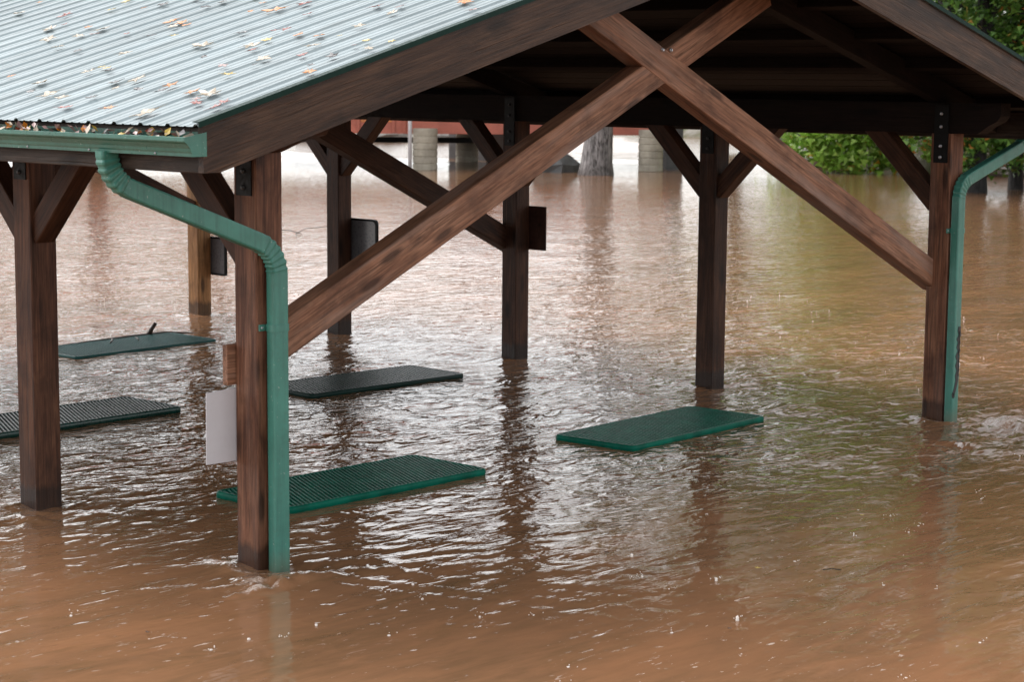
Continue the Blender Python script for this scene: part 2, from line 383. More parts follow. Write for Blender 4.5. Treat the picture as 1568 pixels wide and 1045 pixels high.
# ------------------------------------------------------------------ the river
def axis(lo, hi, step, far_lo, far_hi, g=1.055):
    a = list(np.arange(lo, hi+1e-6, step)); s_ = step; x = hi; up = []
    while x < far_hi: s_ = min(s_*g, 8.0); x += s_; up.append(x)
    s_ = step; x = lo; dn = []
    while x > far_lo: s_ = min(s_*g*1.06, 15.0); x -= s_; dn.append(x)
    return np.array(dn[::-1]+a+up)
def river():
    us = axis(-2.6, 10.0, 0.035, -140, 220, 1.032); vs2 = axis(-4.6, 8.6, 0.035, -140, 220, 1.032)
    U, Vv = np.meshgrid(us, vs2, indexing='ij')
    du = np.gradient(us)[:, None]; dv = np.gradient(vs2)[None, :]
    cell = np.maximum(du, dv)
    f = FLOW
    wx = (fbm(U*0.5, Vv*0.5, 3)-0.5)*1.1; wy = (fbm(U*0.5+40, Vv*0.5, 5)-0.5)*1.1
    X = U+wx; Y = Vv+wy
    amp = 0.35+1.5*np.clip(fbm(U*0.28+7, Vv*0.28, 9)-0.28, 0, 1)*1.6
    run = (U*0.72+Vv*0.68)                      # distance across the current, from the near corner post
    lat0 = U*0.69-Vv*0.72
    run2 = np.where(run < 12, run-(1.0+0.20*np.clip(lat0-1.0, 0, 6))*np.clip(1-run/12, 0, 1), run)+1.1*(fbm(U*0.6, Vv*0.6, 71)-0.5)*np.clip(1-run/12, 0, 1)
    chop = np.interp(run2, [-6, -1.5, 0.6, 2.6, 8, 13, 22, 45], [0.08, 0.10, 0.16, 0.58, 0.72, 0.55, 0.32, 0.18])*(0.55+0.9*fbm(U*0.35+3, Vv*0.35+8, 61))
    amp = amp*np.interp(run2, [-5, 0.3, 2.8, 8, 14, 30], [0.20, 0.24, 0.8, 1.05, 0.65, 0.5])
    short = np.interp(run2, [-5, -0.5, 1.2, 2.8, 8, 14, 30], [0.03, 0.05, 0.14, 0.8, 1.0, 0.5, 0.35])
    h = np.zeros_like(U)
    r = np.random.default_rng(5)
    for i in range(84):
        lam = 0.145*(2.4/0.145)**(r.random()**1.15)
        th = r.random()*6.283
        k = 2*math.pi/lam
        fade = np.clip((lam/cell-2.2)/2.5, 0, 1)
        st = 0.0012*(1.2 if lam > 0.5 else 1.0)
        h += fade*lam*st*np.sin(k*(X*math.cos(th)+Y*math.sin(th))+r.random()*6.28)*(amp if lam < 1.2 else 0.8)*(short if lam < 0.4 else (0.14+0.86*short))
    foam_sheen = np.zeros_like(U)
    posts = [(0.06, 0.06, 1.25), (0.095, LEFT_V[1]+.095, 0.8)]+[(W+.095, v+.095, 0.9 if v else 1.25) for v in RIGHT_V]
    for (pu, pv, s0) in posts:
        a = (U-pu)*f.x+(Vv-pv)*f.y; t = (U-pu)*-f.y+(Vv-pv)*f.x
        rr = np.sqrt(a*a+t*t)
        h += s0*0.022*np.exp(-((a+0.16)**2/0.016+t**2/0.03))
        h -= s0*0.012*np.exp(-((a-0.25)**2/0.05+t**2/0.02))
        ph = np.abs(t)-0.42*a
        env = np.exp(-np.abs(ph)/0.28)*np.exp(-np.clip(a, 0, None)/1.6)*(a > -0.25)*np.clip((a+0.25)*4, 0, 1)
        h += s0*0.0030*env*np.sin(2*math.pi*(ph+0.12*fbm(U*3, Vv*3, 77))/0.2)
        cone = np.clip(1-np.abs(t)/(0.14+0.28*np.clip(a, 0, None)), 0, 1)*np.clip(a*3+.4, 0, 1)*np.exp(-np.clip(a, 0, None)/0.9)
        ch = fbm(U*9, Vv*9, 21)-0.47
        h += s0*0.075*cone*ch*np.clip(0.1/cell, 0, 1)
        foam_sheen = np.maximum(foam_sheen, s0*0.55*cone*np.exp(-np.clip(a, 0, None)/0.5))
        foam_sheen = np.maximum(foam_sheen, 0.5*s0*np.exp(-((rr-0.17)/0.05)**2))
    # churned mound at the foot of the near corner post, and the broken water right of the far corner post
    for (cu, cv, su, sv, hh, ff) in [(-0.20, -0.20, 0.19, 0.12, 0.05, 0.72), (0.08, -0.25, 0.19, 0.10, 0.04, 0.66), (-0.28, -0.34, 0.24, 0.05, 0.03, 0.85), (-0.55, 0.10, 0.16, 0.05, 0.01, 0.7), (7.45, -0.45, 0.50, 0.30, 0.01, 0.75), (6.7, -0.85, 0.8, 0.35, 0.0, 0.5), (8.1, -0.75, 0.6, 0.3, 0.0, 0.6), (-0.2, 2.0, 0.35, 0.2, 0.0, 0.35), (-0.65, 1.65, 0.35, 0.2, 0, .3)]:
        g = np.exp(-((U-cu)**2/su**2+(Vv-cv)**2/sv**2))
        h += g*(hh*(0.35+1.3*fbm(U*11, Vv*11, 31))+0.20*ff*(fbm(U*6, Vv*6, 33)-0.47))
        foam_sheen = np.maximum(foam_sheen, ff*g)
    # rapids beyond the bridge, and a painted sky sheen on the far water
    dx = U-CAMP.x; dy = Vv-CAMP.y
    dep = dx*0.72+dy*0.68; lat = dx*0.69-dy*0.72
    rap = np.exp(-((dep-68-2.5*np.sin(lat*0.5))/3.2)**2)*np.clip((4.5-lat)/2, 0, 1)
    rap2 = np.exp(-((dep-66)/3.0)**2)*np.clip((lat-2)/1.5, 0, 1)*0.6
    h += (rap+rap2)*(0.35*(fbm(U*0.9, Vv*0.9, 41)-0.45))
    foam_sheen = np.maximum(foam_sheen, rap*np.clip(fbm(U*0.7, Vv*0.7, 43)*2.4-0.55, 0, 1))
    white = np.clip(1-np.abs((dep-84)/13), 0, 1)**0.3*np.clip((lat-1.8)*3, 0, 1)*np.clip((6.5-lat)*2, 0, 1)  # patch of bright sky reflection on far water, painted white
    foam_sheen = np.maximum(foam_sheen, 0.95*white)  # painted sheen shares the mask with the real froth
    foam_sheen = np.maximum(foam_sheen, rap2*np.clip(fbm(U*0.7, Vv*0.7, 44)*2.4-0.9, 0, 1))
    # keep the water below the table tops
    for (c, s_, rot) in TABLE_FOOT:
        a = U-c[0]; b_ = Vv-c[1]
        g = np.clip(1.6-np.maximum(np.abs(a)/(s_[0]/2), np.abs(b_)/(s_[1]/2)), 0, 0.6)/0.6
        h = h*(1-0.72*g)
    nu, nv = len(us), len(vs2)
    co = np.stack([U.ravel(), Vv.ravel(), h.ravel()], 1)
    ii = np.arange(nu*nv).reshape(nu, nv)
    q = np.stack([ii[:-1, :-1], ii[1:, :-1], ii[1:, 1:], ii[:-1, 1:]], -1).reshape(-1, 4)
    me = bpy.data.meshes.new("river_water")
    me.vertices.add(len(co)); me.vertices.foreach_set("co", co.ravel().astype(np.float32))
    me.loops.add(q.size); me.loops.foreach_set("vertex_index", q.ravel().astype(np.int32))
    me.polygons.add(len(q)); me.polygons.foreach_set("loop_start", np.arange(0, q.size, 4, dtype=np.int32))
    me.polygons.foreach_set("loop_total", np.full(len(q), 4, np.int32)); me.polygons.foreach_set("use_smooth", np.ones(len(q), bool))
    at = me.attributes.new("foam_sheen", 'FLOAT', 'POINT'); at.data.foreach_set("value", np.clip(foam_sheen, 0, 1).ravel().astype(np.float32))
    at = me.attributes.new("chop", 'FLOAT', 'POINT'); at.data.foreach_set("value", np.clip(chop+0.5*foam_sheen, 0, 2).ravel().astype(np.float32))
    me.update(); me.validate()
    m, nt, b = new_mat("muddy_water")
    ge = N(nt, "ShaderNodeNewGeometry"); pos = ge.outputs['Position']
    def mp(s_, rz=0.0):
        k = N(nt, "ShaderNodeMapping"); k.inputs['Scale'].default_value = s_; k.inputs['Rotation'].default_value = (0, 0, rz); nt.links.new(pos, k.inputs[0]); return k.outputs[0]
    FR = math.radians(46)        # brings x along the current
    silt = noise_at(nt, mp((0.45, 1.3, 1), FR), 1.0, 6, 0.6, 0.8)
    c = ramp(nt, [(0.30, (0.132, 0.074, 0.038)), (0.48, (0.190, 0.099, 0.052)), (0.70, (0.262, 0.126, 0.063))], silt.outputs[0]).outputs[0]
    sw = noise_at(nt, mp((1.3, 6.0, 1), FR), 1.0, 5, 0.6, 1.4)
    c = mixc(nt, ramp(nt, [(0.42, (0, 0, 0)), (0.66, (0.6,)*3)], sw.outputs[0]).outputs[0], c, (0.245, 0.122, 0.062))
    sw2 = noise_at(nt, mp((0.7, 2.2, 1), FR-0.05), 1.0, 5, 0.62, 3.0)
    c = mixc(nt, ramp(nt, [(0.50, (0, 0, 0)), (0.72, (0.32,)*3)], sw2.outputs[0]).outputs[0], c, (0.088, 0.060, 0.026))
    fa = N(nt, "ShaderNodeAttribute", attribute_name="foam_sheen")
    fn = noise_at(nt, mp((1, 1, 1)), 30, 7, 0.78, 1.0)
    fl = noise_at(nt, mp((7, 26, 1), FR), 1.0, 3, 0.6, 1.2)      # stray foam flecks carried along
    fpatch = noise_at(nt, mp((0.35, 0.6, 1), FR), 1.0, 3, 0.5)
    fleck = math_n(nt, 'MULTIPLY', ramp(nt, [(0.665, (0, 0, 0)), (0.70, (1,)*3)], fl.outputs[0]).outputs[0], ramp(nt, [(0.44, (0, 0, 0)), (0.58, (1,)*3)], fpatch.outputs[0]).outputs[0])
    fm = math_n(nt, 'MULTIPLY', math_n(nt, 'SUBTRACT', math_n(nt, 'ADD', math_n(nt, 'MULTIPLY', fa.outputs['Fac'], 0.75), fn.outputs[0]), 0.90), 5.0, clamp=True)
    fm = math_n(nt, 'MULTIPLY', fm, math_n(nt, 'MULTIPLY', fa.outputs['Fac'], 3.0, clamp=True))
    ftot = math_n(nt, 'MAXIMUM', math_n(nt, 'MULTIPLY', fm, 0.75), math_n(nt, 'MULTIPLY', fleck, 0.6))
    c = mixc(nt, ftot, c, (0.62, 0.53, 0.47))
    nt.links.new(c, b.inputs['Base Color'])
    nt.links.new(math_n(nt, 'ADD', 0.045, math_n(nt, 'MULTIPLY', ftot, 0.45)), b.inputs['Roughness'])
    b.inputs['IOR'].default_value = 1.33
    b1 = noise_at(nt, mp((3.2, 6.0, 1), FR), 1.0, 2, 0.5, 0.7)
    b2 = noise_at(nt, mp((11, 18, 1), FR), 1.0, 2, 0.55, 0.5)
    ca = N(nt, "ShaderNodeAttribute", attribute_name="chop").outputs['Fac']
    nn = bump(nt, None, math_n(nt, 'MULTIPLY', b1.outputs[0], ca), 0.85, 0.072)
    nn = bump(nt, None, math_n(nt, 'MULTIPLY', b2.outputs[0], ca), 0.45, 0.018, nn)
    b3 = noise_at(nt, mp((0.5, 2.6, 1), FR), 1.0, 3, 0.5, 2.4)      # long current lines
    bump(nt, b, b3.outputs[0], 0.30, 0.018, nn)
    me.materials.append(m)
    o = put("river_water", me); o["kind"] = "structure"
    return o

# tables: centre, size, rotation (needed by the river too)
TS = (1.83, 0.76)
M_TABLET2 = painted("deep_green_table_coating", (0.002, 0.030, 0.023), 0.3, 0.2, coat=0.0, spec=0.5)
TABLES = [  # name label, centre (u,v), z of top, rot deg, tilt about long axis deg, material
    ("green mesh picnic table top awash right behind the white sign and the nearest post", (1.965, 1.375), 0.044, 0.6, 0, M_TABLE),
    ("blackish mesh picnic table top awash in the middle, in front of the panel-bearing post", (5.07, 4.70), 0.040, -1.5, 0, M_TABLED),
    ("green mesh picnic table top standing alone on the right, near the graffitied downspout", (5.145, 1.285), 0.041, 3.8, 0, M_TABLE),
    ("dark green mesh picnic table top behind the leftmost post, cut by the picture edge", (2.03, 4.93), 0.047, 1.5, 0, M_TABLET2),
    ("faded teal picnic table top, half sunk beside a drifting branch at far left", (4.97, 8.18), 0.026, 4.0, 0.6, M_TABLET),
]
TABLE_FOOT = [(t[1], TS, 0) for t in TABLES]
river()

# ------------------------------------------------------------------ river bank (one sheet rising from the water)
def bank():
    edge = [(70, -60), (52, -25), (45, -4), (44.0, 8), (46, 20), (45.5, 26.5), (50, 33), (66, 46), (74, 62), (60, 92), (25, 118), (-30, 125), (-110, 110)]
    pts = []
    for i in range(len(edge)-1):
        a, b_ = Vector(edge[i]), Vector(edge[i+1]); n = max(2, int((b_-a).length/0.8))
        for k in range(n): pts.append(a+(b_-a)*k/n)
    pts.append(Vector(edge[-1]))
    prof = [(-1.5, -0.6), (0, -0.02), (0.8, 0.35), (1.8, 0.75), (3.5, 1.1), (7, 1.5), (15, 2.0), (40, 3.0), (120, 5.0)]
    vs_, fs = [], []
    for i, p in enumerate(pts):
        d = (pts[min(i+1, len(pts)-1)]-pts[max(i-1, 0)]).normalized(); n = Vector((d.y, -d.x))
        for (o_, z) in prof:
            q = p+n*o_+Vector((random.uniform(-.35, .35), random.uniform(-.35, .35)))
            vs_.append((q.x, q.y, z+random.uniform(-.12, .16)*(1 if z > -.3 else 0)))
    m_ = len(prof)
    for i in range(len(pts)-1):
        for k in range(m_-1): fs.append((i*m_+k, i*m_+k+1, (i+1)*m_+k+1, (i+1)*m_+k))
    m, nt, b = new_mat("bank_soil")
    tc = N(nt, "ShaderNodeTexCoord"); n1 = noise_at(nt, tc.outputs['Object'], 0.7, 6, 0.65); n2 = noise_at(nt, tc.outputs['Object'], 5, 5)
    c = ramp(nt, [(0.35, (0.055, 0.075, 0.02)), (0.5, (0.10, 0.085, 0.05)), (0.68, (0.21, 0.19, 0.165))], n1.outputs[0])
    nt.links.new(c.outputs[0], b.inputs['Base Color']); b.inputs['Roughness'].default_value = 0.9
    bump(nt, b, n2.outputs[0], 0.8, 0.1)
    o = put("river_bank", mesh("river_bank", vs_, fs, m)); o["kind"] = "structure"
bank()

# ------------------------------------------------------------------ the pavilion
PAV = empty("picnic_pavilion")
tag(PAV, "flooded open picnic pavilion of dark timber posts under a pale metal gable roof", "pavilion")

M_STEELD = painted("dulled_steel_bolt", (0.05, 0.05, 0.052), 0.45, metal=0.3)
def bolt_mesh():
    vs_, fs = [], []
    n = 8
    for (x, r) in ((0, 0.014), (0.007, 0.014), (0.011, 0.009), (0.016, 0.008)):
        for k in range(n): vs_.append((x, r*math.cos(k*math.pi/4), r*math.sin(k*math.pi/4)))
    for i in range(3):
        for k in range(n): fs.append((i*n+k, (i+1)*n+k, (i+1)*n+(k+1) % n, i*n+(k+1) % n))
    fs.append(tuple(range(3*n, 4*n)))
    return mesh("bolt", vs_, fs, M_ZINC)
ME_BOLT = bolt_mesh(); ME_BOLTK = ME_BOLT.copy(); ME_BOLTK.materials[0] = M_STEELD

def post_at(u, v, mat=M_POST):
    return timber("post", (u+PW/2, v+PW/2, -0.9), (u+PW/2, v+PW/2, ZB), PW, PW, mat, PAV, up=(0, 1, 0), ch=0.007)
def strap(u_face, v, sgn, bm=None):
    """steel strap on a post face whose outward normal is sgn*x, with four bolts"""
    lo, hi = sorted((u_face, u_face+sgn*0.008))
    s_ = box("strap_plate", (lo, v+0.03, 2.095), (hi, v+0.16, 2.56), M_BLACK, PAV, ch=0.002)
    for z in (2.14, 2.23, 2.385, 2.49):
        M = Matrix.Translation(((0.008 if sgn > 0 else 0.0), 0.0, z-2.3275)) @ (Matrix.Identity(4) if sgn > 0 else Matrix.Rotation(math.pi, 4, 'Z'))
        put("bolt", bm or ME_BOLTK, s_, M)
for row, (u, vl) in enumerate(((0.0, LEFT_V), (W, RIGHT_V))):
    for i, v in enumerate(vl):
        post_at(u, v, M_POSTF if (row == 1 and i == 4) else (M_POSTL if i == 0 else M_POSTM if row == 0 else M_POST))  # front posts get the lit wood, inner ones the shaded copy
        strap(u, v, -1, ME_BOLT if (row, i) == (1, 0) else None); strap(u+PW, v, 1)
        # eave-direction knee braces
        for s_ in (1, -1):
            if (i == 0 and s_ < 0) or (i == 4 and s_ > 0): continue
            y0 = v+PW/2+s_*(PW/2-0.03)
            y1 = v+PW/2+s_*(PW/2+0.60)
            timber("knee_brace", (u+PW/2, y0, 1.755), (u+PW/2, y1, 2.385), 0.14, 0.15, M_POST, PAV, up=(0, 0, 1))
    # eave beam
    Mb, Lb = frame((u+PW/2, -0.42, ZB+0.125), (u+PW/2, V1-0.38, ZB+0.125))
    cut = 0.40 if row == 0 else 0.20
    pf_ = [(0.0, 0.123), (0.0, 0.02), (0.03, -0.02), (cut*0.55, -0.06), (cut, -0.123), (Lb-0.30, -0.123), (Lb, 0.0), (Lb, 0.123)]
    nb_ = len(pf_)
    vb_ = [(x, -0.075, z) for x, z in pf_]+[(x, 0.075, z) for x, z in pf_]
    fb_ = [(i, nb_+i, nb_+(i+1) % nb_, (i+1) % nb_) for i in range(nb_)]+[tuple(range(nb_)), tuple(range(2*nb_-1, nb_-1, -1))]
    put("eave_beam", mesh("eave_beam", vb_, fb_, M_DARKW if row else M_POST), PAV, Mb)  # right beam takes the darker wood, its shade put into colour

# scissor trusses: two crossing braces and two rafters each
KB, ZU, ZL = 0.468, 2.947, 2.720
ZC = (ZU+ZL)/2; HB = (ZU-ZL)*math.cos(math.atan(KB)); TB = 0.148
for v in (0.135, 4.94, 9.86):
    vc = v+TB/2
    ul, ur = 0.05, W+PW-0.05
    def zc(u): return ZC+KB*(u-UC)
    def hit(k=KB):    # where the brace's centre line meets the roof
        return UC+(zr(UC)-0.16-ZC)/(KB+KR)
    ue = hit()
    mat = M_BRACE if v < 1 else M_POST  # front truss lighter, inner ones darker: light and shade put into wood colour
    timber("scissor_brace", (ul, vc, zc(ul)), (ue, vc, zc(ue)), TB, HB, mat, PAV)
    a = 2*UC-ul; b_ = 2*UC-ue
    timber("scissor_brace", (a, vc-0.004, zc(ul)), (b_, vc-0.004, zc(ue)), TB, HB, mat, PAV)
    for s_ in (1, -1):
        def mu(u): return u if s_ > 0 else 2*UC-u
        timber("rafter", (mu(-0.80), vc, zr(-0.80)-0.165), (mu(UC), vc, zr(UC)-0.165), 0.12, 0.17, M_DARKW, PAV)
    for du_ in (-0.045, 0.045):
        put("bolt", ME_BOLT, PAV, T(UC+du_, v-0.004, ZC+0.11) @ Matrix.Rotation(-math.pi/2, 4, 'Z'))

# ridge beam, purlins and roof boards
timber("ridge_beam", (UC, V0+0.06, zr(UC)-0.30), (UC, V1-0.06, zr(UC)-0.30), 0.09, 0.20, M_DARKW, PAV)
SL = math.atan(KR)
for s_ in (1, -1):
    def mu(u): return u if s_ > 0 else 2*UC-u
    nb = 25
    du_ = (UC+0.90)/nb
    for i in range(nb):
        u = -0.90+du_*(i+0.5)
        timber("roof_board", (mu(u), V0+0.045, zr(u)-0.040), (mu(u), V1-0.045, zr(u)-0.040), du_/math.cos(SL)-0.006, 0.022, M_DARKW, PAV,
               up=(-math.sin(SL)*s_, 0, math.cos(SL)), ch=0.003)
    for u in (-0.45, 0.62, 1.35, 2.1, 2.85):
        timber("purlin", (mu(u), V0+0.05, zr(u)-0.098), (mu(u), V1-0.05, zr(u)-0.098), 0.09, 0.09, M_DARKW, PAV, up=(-math.sin(SL)*s_, 0, math.cos(SL)))

# corrugated roof sheets
NP = 13; PWID = (V1-V0+0.03)/NP
def sheet_mesh():
    prof = []
    rib = PWID/4
    for k in range(4):
        x = k*rib
        prof += [(x, 0.0), (x+0.013, 0.012), (x+0.033, 0.012), (x+0.046, 0.0), (x+0.095, 0.0), (x+0.101, 0.003), (x+0.111, 0.003), (x+0.117, 0.0),
                 (x+0.158, 0.0), (x+0.164, 0.0035), (x+0.174, 0.0035), (x+0.180, 0.0)]
    prof.append((PWID-0.0005, 0.0))
    n = len(prof); u0, u1 = -0.965, UC-0.01
    vs_ = []
    for (u, z0) in ((u0, zr(u0)), (u1, zr(u1))):
        vs_ += [(u, v, z0+z-0.020) for v, z in prof]+[(u, v, z0+z-0.0215) for v, z in prof]
    fs = []; m = 2*n
    for i in range(n-1):
        fs.append((i, m+i, m+i+1, i+1)); fs.append((n+i, n+i+1, m+n+i+1, m+n+i)); fs.append((i, i+1, n+i+1, n+i)); fs.append((m+i+1, m+i, m+n+i, m+n+i+1))
    fs.append((0, n, m+n, m)); fs.append((n-1, m+n-1, m+2*n-1, 2*n-1))
    return mesh("roof_sheet", vs_, fs, M_ROOF)
ME_SHEET = sheet_mesh()
for k in range(NP):
    put("roof_sheet", ME_SHEET, PAV, T(0, V0-0.015+k*PWID, 0))
    put("roof_sheet", ME_SHEET, PAV, T(2*UC, V0-0.015+(k+1)*PWID, 0) @ Matrix.Rotation(math.pi, 4, 'Z'))
strip_prism("ridge_cap", [(UC-0.16, zr(UC-.16)+.008), (UC-0.02, zr(UC-.02)+.012), (UC, zr(UC)+0.016), (UC+0.02, zr(UC-.02)+.012), (UC+0.16, zr(UC-.16)+.008)], -0.002, V0-0.03, V1+0.03, M_ROOF, PAV)

# barge boards, rake trim, fascia, gutters
for (va, vb, out) in ((V0, V0+0.042, -1), (V1-0.042, V1, 1)):
    for s_ in (1, -1):
        def mu(u): return u if s_ > 0 else 2*UC-u
        zl = lambda u: 2.275+0.2884*(u+0.826)
        poly = [(-0.925, 2.276), (-0.826, 2.276), (UC-0.001, zl(UC)), (UC-0.001, zr(UC)-0.030), (-0.925, zr(-0.925)-0.030)]
        poly = [(mu(u), z) for u, z in poly]
        # grain along the slope: build in a slope-aligned local frame
        o0 = Vector((mu(-0.925), (va+vb)/2, 2.4)); ang = SL if s_ > 0 else math.pi-SL
        Mx = Matrix.Translation(o0) @ Matrix.Rotation(-ang, 4, 'Y'); inv = Mx.inverted()
        pl = [inv @ Vector((u, o0.y, z)) for u, z in poly]
        n = 5; t = (vb-va)/2
        vs_ = [(p_.x, -t, p_.z) for p_ in pl]+[(p_.x, t, p_.z) for p_ in pl]
        fs = [(i, (i+1) % n, n+(i+1) % n, n+i) for i in range(n)]+[tuple(range(n))[::-1], tuple(range(n, 2*n))]
        put("barge_board", mesh("barge_board", vs_, fs, M_BARGE), PAV, Mx)
        e = va if out < 0 else vb
        y_out = e+out*0.020; y_in = e-out*0.035
        # folded rake trim over the sheet edge
        tr = []
        for u in (-0.965, UC):
            z = zr(u); tr.append([(mu(u), y_in, z+0.004), (mu(u), y_out, z+0.004), (mu(u), y_out, z-0.026), (mu(u), y_out-out*0.006, z-0.026), (mu(u), y_out-out*0.006, z-0.002), (mu(u), y_in, z+0.0015)])
        vs_ = tr[0]+tr[1]; n = 6
        fs = [(i, (i+1) % n, n+(i+1) % n, n+i) for i in range(n)]+[tuple(range(n))[::-1], tuple(range(n, 2*n))]
        put("rake_trim", mesh("rake_trim", vs_, fs, M_TRIM), PAV)
for s_ in (1, -1):
    def mu(u): return u if s_ > 0 else 2*UC-u
    x0, x1 = sorted((mu(-0.898), mu(-0.860)))
    timber("fascia_board", (mu(-0.879), V0+0.05, 2.383), (mu(-0.879), V1-0.05, 2.383), 0.038, 0.225, M_FASCIA, PAV)
    prof = [(-0.905, 2.474), (-0.905, 2.356), (-0.992, 2.356), (-0.994, 2.372), (-1.000, 2.380), (-1.004, 2.395), (-1.024, 2.418), (-1.036, 2.426), (-1.040, 2.432), (-1.040, 2.450), (-1.026, 2.452)]
    g = strip_prism("gutter", [(mu(u), z) for u, z in prof], 0.0025*(-s_), V0+0.004, V1-0.004, M_GUT, PAV)
    cap = [(mu(u), z) for u, z in prof]
    for (ya, yb) in ((V0-0.001, V0+0.003), (V1-0.003, V1+0.001)):
        prism("gutter_end_cap", cap, ya, yb, M_GUT, g)
    # row of hanger screws along the bottom edge
    for k in range(20):
        put("screw", ME_BOLT, g, T(mu(-0.994), -0.45+k*0.56, 2.366) @ Matrix.Rotation(math.pi if s_ > 0 else 0, 4, 'Z') @ Matrix.Scale(0.42, 4))

# downspouts: rectangular corrugated pipe, elbow, slope, elbow, straight fall
def rect_sweep(path, w_list, corr):
    """path of (pos, side vector, normal vector); returns mesh data with rounded rectangular section"""
    sec = []
    a, b_, r = 0.051, 0.037, 0.011
    for (cx, cy, a0) in ((a-r, b_-r, 0), (-a+r, b_-r, 90), (-a+r, -b_+r, 180), (a-r, -b_+r, 270)):
        for k in range(3):
            t = math.radians(a0+45*k); sec.append((cx+r*math.cos(t), cy+r*math.sin(t)))
    n = len(sec); vs_, fs = [], []
    for (p_, sx, sy), w, c in zip(path, w_list, corr):
        for (x, y) in sec: vs_.append(p_+sx*(x*w+c*(1 if x > 0 else -1))+sy*(y*w+c*(1 if y > 0 else -1)))
    for i in range(len(path)-1):
        for k in range(n): fs.append((i*n+k, i*n+(k+1) % n, (i+1)*n+(k+1) % n, (i+1)*n+k))
    fs.append(tuple(range(n))[::-1]); fs.append(tuple(range((len(path)-1)*n, len(path)*n)))
    return vs_, fs
def downspout(p_top, p_a, p_b, p_bot, zbot):
    """p_top -> down to p_a (bend) -> slope to p_b (bend) -> down"""
    P_ = [Vector(p_top), Vector(p_a), Vector(p_b), Vector((p_b[0], p_b[1], zbot))]
    pts, fl = [P_[0]], [0]
    for i in (1, 2):
        d0 = (P_[i]-P_[i-1]).normalized(); d1 = (P_[i+1]-P_[i]).normalized(); R_ = 0.15
        s0 = P_[i]-d0*R_; s1 = P_[i]+d1*R_
        for k in range(29):
            t = k/28; pts.append(s0*(1-t)**2+P_[i]*2*t*(1-t)+s1*t*t); fl.append(1 if 3 < k < 25 else 0)
    # straight falls need a few rings
    last = pts[-1]; end = P_[3]
    for k in range(1, 7): pts.append(last+(end-last)*k/6); fl.append(0)
    path, wl, cl = [], [], []
    h = Vector((P_[2].x-P_[1].x, P_[2].y-P_[1].y, 0)).normalized()     # horizontal run direction
    nrm = Vector((-h.y, h.x, 0))
    for i, p_ in enumerate(pts):
        d = (pts[min(i+1, len(pts)-1)]-pts[max(i-1, 0)]).normalized()
        sx = nrm.cross(d).normalized()
        path.append((p_, sx, nrm)); wl.append(1.0); cl.append((0.0022 if (i//2) % 2 else -0.0022) if fl[i] else 0.0)
    return rect_sweep(path, wl, cl)
DS = []
for (pt, pa, pb) in (((-0.965, 0.0, 2.358), (-0.965, 0.0, 2.215), (0.105, -0.052, 1.80)),
                     ((2*UC+0.965, -0.02, 2.358), (2*UC+0.965, -0.02, 2.235), (7.225, -0.052, 1.93))):
    vs_, fs = downspout(pt, pa, pb, None, -0.35)
    me = mesh("downspout", vs_, fs, M_SPOUT); me.polygons.foreach_set("use_smooth", [True]*len(me.polygons))
    me.set_sharp_from_angle(angle=math.radians(18)) if hasattr(me, "set_sharp_from_angle") else None
    d = put("downspout", me, PAV); DS.append(d)
    # pipe band with a flange and screw
    zb_ = 1.37 if pb[0] < 1 else 1.55
    x, y = pb[0], pb[1]
    vv, ff = rect_sweep([(Vector((x, y, z)), Vector((1, 0, 0)), Vector((0, 1, 0))) for z in (zb_-0.02, zb_+0.02)], [1.09, 1.09], [0, 0])
    s2 = put("pipe_band", mesh("pipe_band", vv, ff, M_SPOUT), d)
    box("band_flange", (x-0.095, -0.012, zb_-0.018), (x-0.048, -0.004, zb_+0.018), M_SPOUT, d, ch=0.002)
    put("screw", ME_BOLT, d, T(x-0.078, -0.010, zb_) @ Matrix.Rotation(-math.pi/2, 4, 'Z') @ Matrix.Scale(0.6, 4))

# black marker scrawl running up the right-hand downspout (front face and its outer edge)
def scrawl():
    x0, y0 = 7.225, -0.052-0.0385
    pts = [(0.036, 0.77), (0.030, 0.74), (0.040, 0.70), (0.020, 0.67), (0.036, 0.64), (0.022, 0.60), (0.038, 0.57), (0.014, 0.53), (0.032, 0.49), (0.016, 0.45), (0.034, 0.41), (0.018, 0.37), (0.026, 0.33), (0.014, 0.28), (-0.004, 0.21)]
    vs_, fs = [], []
    def band(pp, w):
        for i, (a, z) in enumerate(pp):
            k = len(vs_)
            for dy in (-0.0022, 0.004):
                vs_.append((x0+a-w, y0+dy, z)); vs_.append((x0+a+w, y0+dy, z))
            if i: 
                j = k-4
                fs.extend([(j, j+1, k+1, k), (j+2, k+2, k+3, j+3), (j, k, k+2, j+2), (j+1, j+3, k+3, k+1)])
    pts = [((a-0.026)*1.6+0.012, z) for a, z in pts]
    band(pts, 0.019)
    band([(a*-0.55+0.034, z-0.01) for a, z in pts[1:12]], 0.006)
    band([(-0.036, 0.225), (-0.026, 0.215), (-0.024, 0.195), (-0.034, 0.185), (-0.042, 0.20), (-0.036, 0.222)], 0.008)
    o = put("painted_scrawl", mesh("painted_scrawl", vs_, fs, M_INK), DS[1]); o["label"] = "black scrawled tag running down the pipe"
scrawl()
# short timber cleat nailed to the near corner post above the white sign
box("wood_cleat", (-0.055, PW+0.001, 1.035), (0.12, PW+0.041, 1.262), M_BRACE, PAV)

